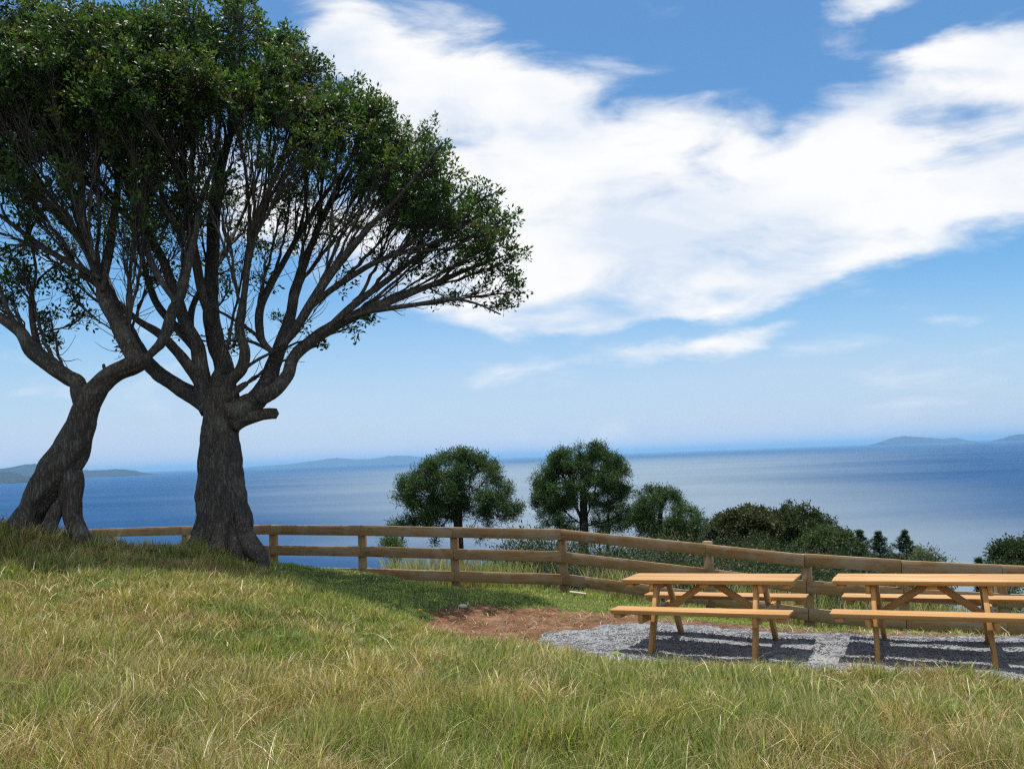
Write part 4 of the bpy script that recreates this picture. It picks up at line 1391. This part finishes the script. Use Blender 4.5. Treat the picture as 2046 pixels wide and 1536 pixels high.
def scrub():
    """dense low bush mass on the slope under the trees"""
    n = 2400
    y = 17 + 26 * RNG.random(n)
    ra = RNG.uniform(-.09, .62, n)
    x = ra * y
    k = (y > fence_y(x) + 2.5) & ~((ra > .535) & (ra < .60))
    x, y, ra = x[k], y[k], ra[k]
    n = len(x)
    lift = fbm(x * .45, y * .45, 71)
    g = terrain(x, y)
    # a spur of the hill thick with bushes: their tops make a ragged slope
    slope = np.interp(ra, [-.09, -.04, .0, .05, .12, .25, .40, .46, .53, .7], [.19, .16, .128, .118, .118, .125, .141, .151, .160, .168])
    ztop = np.minimum(2.15 - slope * y + (lift - .58) * 1.9, g + 4.2)
    top = np.maximum(ztop - g, .2)
    P, D, C = [], [], []
    pal = np.array(PAL_BUSH + PAL_BUSH + [(0.06, 0.085, 0.03), (0.075, 0.08, 0.04)]) * .85
    for i in range(n):
        m = 170
        r = .35 + .3 * RNG.random()
        zc = g[i] + max(top[i] - 1.6 * RNG.random() ** 1.4, .1)
        d = unit(RNG.normal(0, 1, (m, 3))) * (RNG.random(m) ** .4)[:, None] * r
        P.append(np.array([x[i], y[i], zc]) + d)
        D.append(unit(d + RNG.normal(0, .3, (m, 3)) * r + [0, 0, .1]))
        C.append(pal[RNG.integers(0, len(pal))] * (0.7 + .6 * RNG.random((m, 1))))
    P, D, C = np.concatenate(P), np.concatenate(D), np.concatenate(C)
    m = len(P)
    L = .075 * (.6 + .8 * RNG.random(m))
    V = leaf_quads(P, D, unit(RNG.normal(0, .5, (m, 3)) + [0, 0, 1]), L, L * .42)
    o = mesh_obj('scrub', V, np.arange(m * 4), np.full(m, 4), MAT['leaf_far'], col=np.repeat(C, 4, axis=0))
    tag(o, 'dark green scrub covering the slope beyond the fence', 'scrub', kind='stuff')
    # dry rank grass just past the fence
    n = 9000
    x = RNG.uniform(-2.6, 7.5, n)
    y = fence_y(x) + 0.5 + RNG.random(n) ** 1.5 * 2.6
    cl = fbm(x * 1.3, y * 1.3, 77)
    k = cl + .25 * np.exp(-((x + 1.2) / .8) ** 2) > .5
    x, y = x[k], y[k]
    n = len(x)
    h = (.3 + .55 * RNG.random(n)) * (.6 + .6 * fbm(x, y, 79))
    col = np.where((RNG.random(n) < .6)[:, None], STRAWS[RNG.integers(0, 4, n)] * .9, GREENS[RNG.integers(0, 4, n)])
    az = RNG.random(n) * 6.283
    V, l, t, C = blades(np.stack([x, y, terrain(x, y)], -1), h, np.full(n, .011), .15 + .3 * RNG.random(n), az, col, RNG.normal(0, .6, n))
    o = mesh_obj('rank_grass', V, l, t, MAT['blade'], col=C)
    tag(o, 'tall dry grass standing just behind the fence', 'tall grass', kind='stuff')


scrub()


# ------------------------------------------------------------------ fence
def board(name, p0, p1, w, h, mat, parent, porg, bev=0.004, up=(0, 0, 1), skew=None):
    """a board whose own X axis follows its length, so that the grain runs along it"""
    p0, p1 = np.asarray(p0, float), np.asarray(p1, float)
    d = p1 - p0
    L = np.linalg.norm(d)
    x = d / L
    y = np.cross(np.asarray(up, float), x)
    y /= np.linalg.norm(y)
    z = np.cross(x, y)
    m = MB()
    m.box((0, 0, 0), (L, w, h), None, bev, skew)
    o = m.build(name, mat, parent)
    c = (p0 + p1) / 2 - np.asarray(porg)
    R = Matrix(((x[0], y[0], z[0], c[0]), (x[1], y[1], z[1], c[1]), (x[2], y[2], z[2], c[2]), (0, 0, 0, 1)))
    o.matrix_basis = R
    return o


def build_fence():
    org = np.array([FT[7][0], FT[7][1], FT[7][2] - FENCE_H])
    root = empty('fence', org)
    tag(root, 'three rail wooden post and rail fence along the cliff top', 'fence')
    RH, RT = 0.172, 0.045
    tops = FT.copy()
    # unit normal toward the viewer for each post
    for i, p in enumerate(tops):
        a, b = tops[max(0, i - 1)], tops[min(len(tops) - 1, i + 1)]
        d = unit((b - a) * np.array([1, 1, 0]))
        nrm = np.array([d[1], -d[0], 0])
        pw, pd = 0.125, 0.10
        c = p + -nrm * (RT / 2 + pd / 2 + 0.002)
        lean = RNG.normal(0, .006, 2)
        m = MB()
        top_z, bot_z = p[2] + (-0.012 if i != 8 else 0.03), p[2] - FENCE_H - .35
        hh = top_z - bot_z
        m.box((0, 0, 0), (hh, pw, pd), None, .005)
        o = m.build('post', MAT['fence_wood'], root)
        xax = unit(np.array([lean[0], lean[1], 1.0]))
        yax = unit(np.cross(xax, -nrm) * -1)
        zax = np.cross(xax, yax)
        cc = np.array([c[0], c[1], (top_z + bot_z) / 2]) - org
        o.matrix_basis = Matrix(((xax[0], yax[0], zax[0], cc[0]), (xax[1], yax[1], zax[1], cc[1]), (xax[2], yax[2], zax[2], cc[2]), (0, 0, 0, 1)))
    joins = [0, 2, 4, 6, 7, 9, 10, 12, 13, 15]
    for r in range(3):
        for a, b in zip(joins[:-1], joins[1:]):
            # a rail spans two bays; it is cut at each post where the line bends
            for k in range(a, b):
                dz = -RH / 2 - r * 0.365 + RNG.normal(0, .004)
                p0, p1 = tops[k] + [0, 0, dz], tops[k + 1] + [0, 0, dz]
                d = unit(p1 - p0)
                board('rail', p0 + d * 0.002, p1 - d * 0.002, RT, RH * RNG.uniform(.97, 1.03), MAT['fence_wood'], root, org, .003)
    return root


build_fence()


# ------------------------------------------------------------------ picnic tables
def picnic_table(cx, cy, cz, yaw, label, ur=.57):
    """local X along the table, local Y across; legs lean out"""
    root = empty('picnic_table', (cx, cy, cz), yaw)
    tag(root, label, 'picnic table', 'wooden picnic tables on the gravel')
    W = MAT['table_wood']
    O = (0, 0, 0)
    L, HT, HS = 1.80, 0.725, 0.465        # length, top and seat heights
    m = MB()
    n, wid = 4, 0.144
    cut = lambda V: V + np.stack([np.where(V[:, 2] < 0, -np.sign(V[:, 0]) * .022, 0), V[:, 1] * 0, V[:, 2] * 0], -1)
    for k in range(n):
        yk = (k - (n - 1) / 2) * (wid + .004)
        m.box((RNG.normal(0, .003), yk, HT - .0225 + RNG.normal(0, .0008)), (L, wid, .045), None, .006, cut)
    m.build('tabletop', W, root)
    for s in (-1, 1):
        m = MB()
        for k in (-1, 1):
            m.box((RNG.normal(0, .002), s * .56 + k * .0675, HS - .0225), (L, .132, .045), None, .006, cut)
        m.build('seat', W, root)
    for s in (-1, 1):
        u = s * (0.57 if s < 0 else ur)
        # cross beams
        board('tabletop_batten', (u, -.27, HT - .045 - .045), (u, .27, HT - .045 - .045), .045, .088, W, root, O)
        board('seat_support', (u, -.68, HS - .045 - .046), (u, .68, HS - .045 - .046), .045, .09, W, root, O)
        for t in (-1, 1):
            du = s * .047
            board('leg', (u - du, t * .19, HT - .046), (u - du, t * .57, -.02), .045, .095, W, root, O, up=(0, 0, 1))
        # diagonal brace
        board('brace', (s * .05, 0, HT - .07), (u * .955, 0, HS - .13), .044, .07, W, root, O)
        board('tabletop_batten', (s * .82, -.26, HT - .045 - .021), (s * .82, .26, HT - .045 - .021), .075, .04, W, root, O)
        for t in (-1, 1):
            board('seat_batten', (s * .82, t * .56 - .12, HS - .045 - .021), (s * .82, t * .56 + .12, HS - .045 - .021), .075, .04, W, root, O)
    board('tabletop_batten', (0, -.26, HT - .045 - .021), (0, .26, HT - .045 - .021), .09, .04, W, root, O)
    return root


YAW = math.radians(-28)


def settle(t, cx, cy, cz):
    """stand the table on the slightly sloping gravel"""
    ux, uy = math.cos(YAW), math.sin(YAW)
    x = unit(np.array([ux, uy, .033]))
    y0 = np.array([-uy, ux, -.032])
    z = unit(np.cross(x, y0))
    y = np.cross(z, x)
    t.matrix_basis = Matrix(((x[0], y[0], z[0], cx), (x[1], y[1], z[1], cy), (x[2], y[2], z[2], cz), (0, 0, 0, 1)))


t = picnic_table(2.176, 8.454, .07, YAW, 'orange stained picnic table seen whole, nearer the bare soil')
settle(t, 2.05, 8.454, .068)
t = picnic_table(4.234, 7.834, .08, YAW, 'orange stained picnic table cut off by the right edge of the photo', .48)
settle(t, 4.10, 7.834, .078)


# ------------------------------------------------------------------ small things
def lump(name, c, r, mat, label, cat, squash=.6, seed=0):
    rg = np.random.default_rng(seed)
    nu, nv = 12, 7
    V = [(0, 0, -1)]
    for j in range(1, nv):
        for i in range(nu):
            a, b = i / nu * 6.283, -math.pi / 2 + j / nv * math.pi
            V.append((math.cos(a) * math.cos(b), math.sin(a) * math.cos(b), math.sin(b)))
    V.append((0, 0, 1))
    V = np.array(V) * (1 + .35 * (rg.random((len(V), 1)) - .5)) * np.array([1.25, .9, squash]) * r
    l, t = [], []
    for i in range(nu):
        l += [0, 1 + (i + 1) % nu, 1 + i]; t.append(3)
    for j in range(nv - 2):
        for i in range(nu):
            a = 1 + j * nu
            l += [a + i, a + (i + 1) % nu, a + nu + (i + 1) % nu, a + nu + i]; t.append(4)
    last = len(V) - 1
    for i in range(nu):
        a = 1 + (nv - 2) * nu
        l += [a + i, a + (i + 1) % nu, last]; t.append(3)
    o = mesh_obj(name, V, l, t, mat)
    o.location = c
    tag(o, label, cat)
    return o


def plain(name, c, rough=.8):
    m, T, out = new_mat(name)
    v = T.n('ShaderNodeTexCoord').outputs['Object']
    n_ = T.noise(v, 40, 5, .6)
    principled(T, out, T.mixc(n_.outputs['Fac'], tuple(x * .7 for x in c), c), rough, .2, bump(T, n_.outputs['Fac'], .4, .005))
    return m


p = on_plane(925, 1222, 0.10)
lump('stone', (p[0], p[1], gz(p[0], p[1]) + .03), .045, plain('pale_stone', (.5, .47, .42)), 'pale stone at the grass edge above the bare soil', 'stone', .7, 5)
p = at(1154, 1186, 12.4)
o = board('wood_scrap', (p[0] - .12, p[1] + .02, gz(p[0], p[1]) + .07), (p[0] + .13, p[1] - .05, gz(p[0], p[1]) + .04), .06, .03, plain('split_wood', (.55, .45, .32)), None, (0, 0, 0), .008)
tag(o, 'pale split piece of wood lying in grass by a fence post', 'wood scrap')


def twig_heap():
    p = at(226, 1103, 11.2)
    g = gz(p[0], p[1])
    m = MB()
    rg = np.random.default_rng(2)
    for k in range(26):
        c = np.array([p[0] + rg.normal(0, .12), p[1] + rg.normal(0, .1), g + .03 + .06 * rg.random()])
        a = rg.uniform(0, 6.283)
        d = np.array([math.cos(a), math.sin(a), rg.normal(0, .2)]) * rg.uniform(.06, .16)
        m.tube(np.array([c - d, c + [0, 0, .01], c + d]), np.array([.008, .012, .006]), 5)
    o = m.build('twig_heap', MAT['bark'], None, True, (p[0], p[1], g))
    tag(o, 'small heap of dead twigs beside the leaning tree root', 'twigs')


twig_heap()


def flower(px, py, Y, label, h):
    p = at(px, py, Y)
    x, y = p[0], p[1]
    g = gz(x, y)
    root = empty('flower', (x, y, g))
    tag(root, label, 'flower', 'yellow flowers in the grass')
    st = MB()
    st.tube(np.array([(0, 0, 0), (.01, 0, h * .5), (.015, .0, h)]), np.array([.003, .0025, .002]), 5)
    st.build('stem', plain('stem_green', (.09, .14, .03)), root)
    rg = np.random.default_rng(int(px))
    n_ = 34
    a = rg.random(n_) * 6.283
    D = unit(np.stack([np.cos(a), np.sin(a), .35 + .8 * rg.random(n_)], -1))
    V = leaf_quads(np.tile([.015, 0, h], (n_, 1)), D, np.tile([0, 0, 1.0], (n_, 1)), np.full(n_, .028), np.full(n_, .009))
    mesh_obj('petals', V, np.arange(n_ * 4), np.full(n_, 4), plain('petal_yellow', (.75, .55, .03)), root)


flower(838, 1240, 9.9, 'yellow flower at the left tip of the bare soil', .10)


def frond(px, py, Y, label):
    p = at(px, py, Y)
    g = gz(p[0], p[1])
    o_ = (p[0], p[1], g)
    V, l = [], []
    n_ = 22
    P, D, N_, L = [], [], [], []
    for k in range(n_):
        t = k / n_
        c = np.array([-.20 + .30 * t, .02 * t, .16 + .10 * t - .16 * t * t])
        for s in (-1, 1):
            P.append(c)
            D.append(unit(np.array([.8, s * .9, .05])))
            N_.append((0, 0.3, 1))
            L.append(.055 * math.sin(math.pi * (t * .85 + .12)))
    L = np.array(L)
    V = leaf_quads(np.array(P), np.array(D), np.array(N_, float), L, L * .3)
    m = len(P)
    o = mesh_obj('weed_frond', V + np.array(o_), np.arange(m * 4), np.full(m, 4), MAT['blade'], None, np.tile((.17, .22, .06), (m * 4, 1)), False, o_)
    tag(o, label, 'weed')


frond(45, 1425, 4.35, 'pale feathery green frond at the lower left edge')


# ------------------------------------------------------------------ haze
def build_haze():
    m, T, out = new_mat('sea_air')
    v = T.n('ShaderNodeVolumePrincipled')
    v.inputs['Color'].default_value = (0.31, 0.56, 0.81, 1)
    v.inputs['Density'].default_value = HAZE_DENSITY
    v.inputs['Anisotropy'].default_value = 0.1
    T.link(v.outputs[0], out.inputs['Volume'])
    try:
        m.cycles.volume_sampling = 'DISTANCE'
        m.cycles.homogeneous_volume = True
    except Exception:
        pass
    b = MB()
    h = 240000.0
    V = [(sx * h, sy * h, z) for z in (-136.0, 390.0) for sy in (-1, 1) for sx in (-1, 1)]
    b.add(np.array(V), [(0, 2, 3, 1), (4, 5, 7, 6), (0, 1, 5, 4), (2, 6, 7, 3), (0, 4, 6, 2), (1, 3, 7, 5)])
    o = b.build('haze', m)
    tag(o, 'thin blue sea haze', 'haze', kind='stuff')


HAZE_DENSITY = 2.6e-5
build_haze()
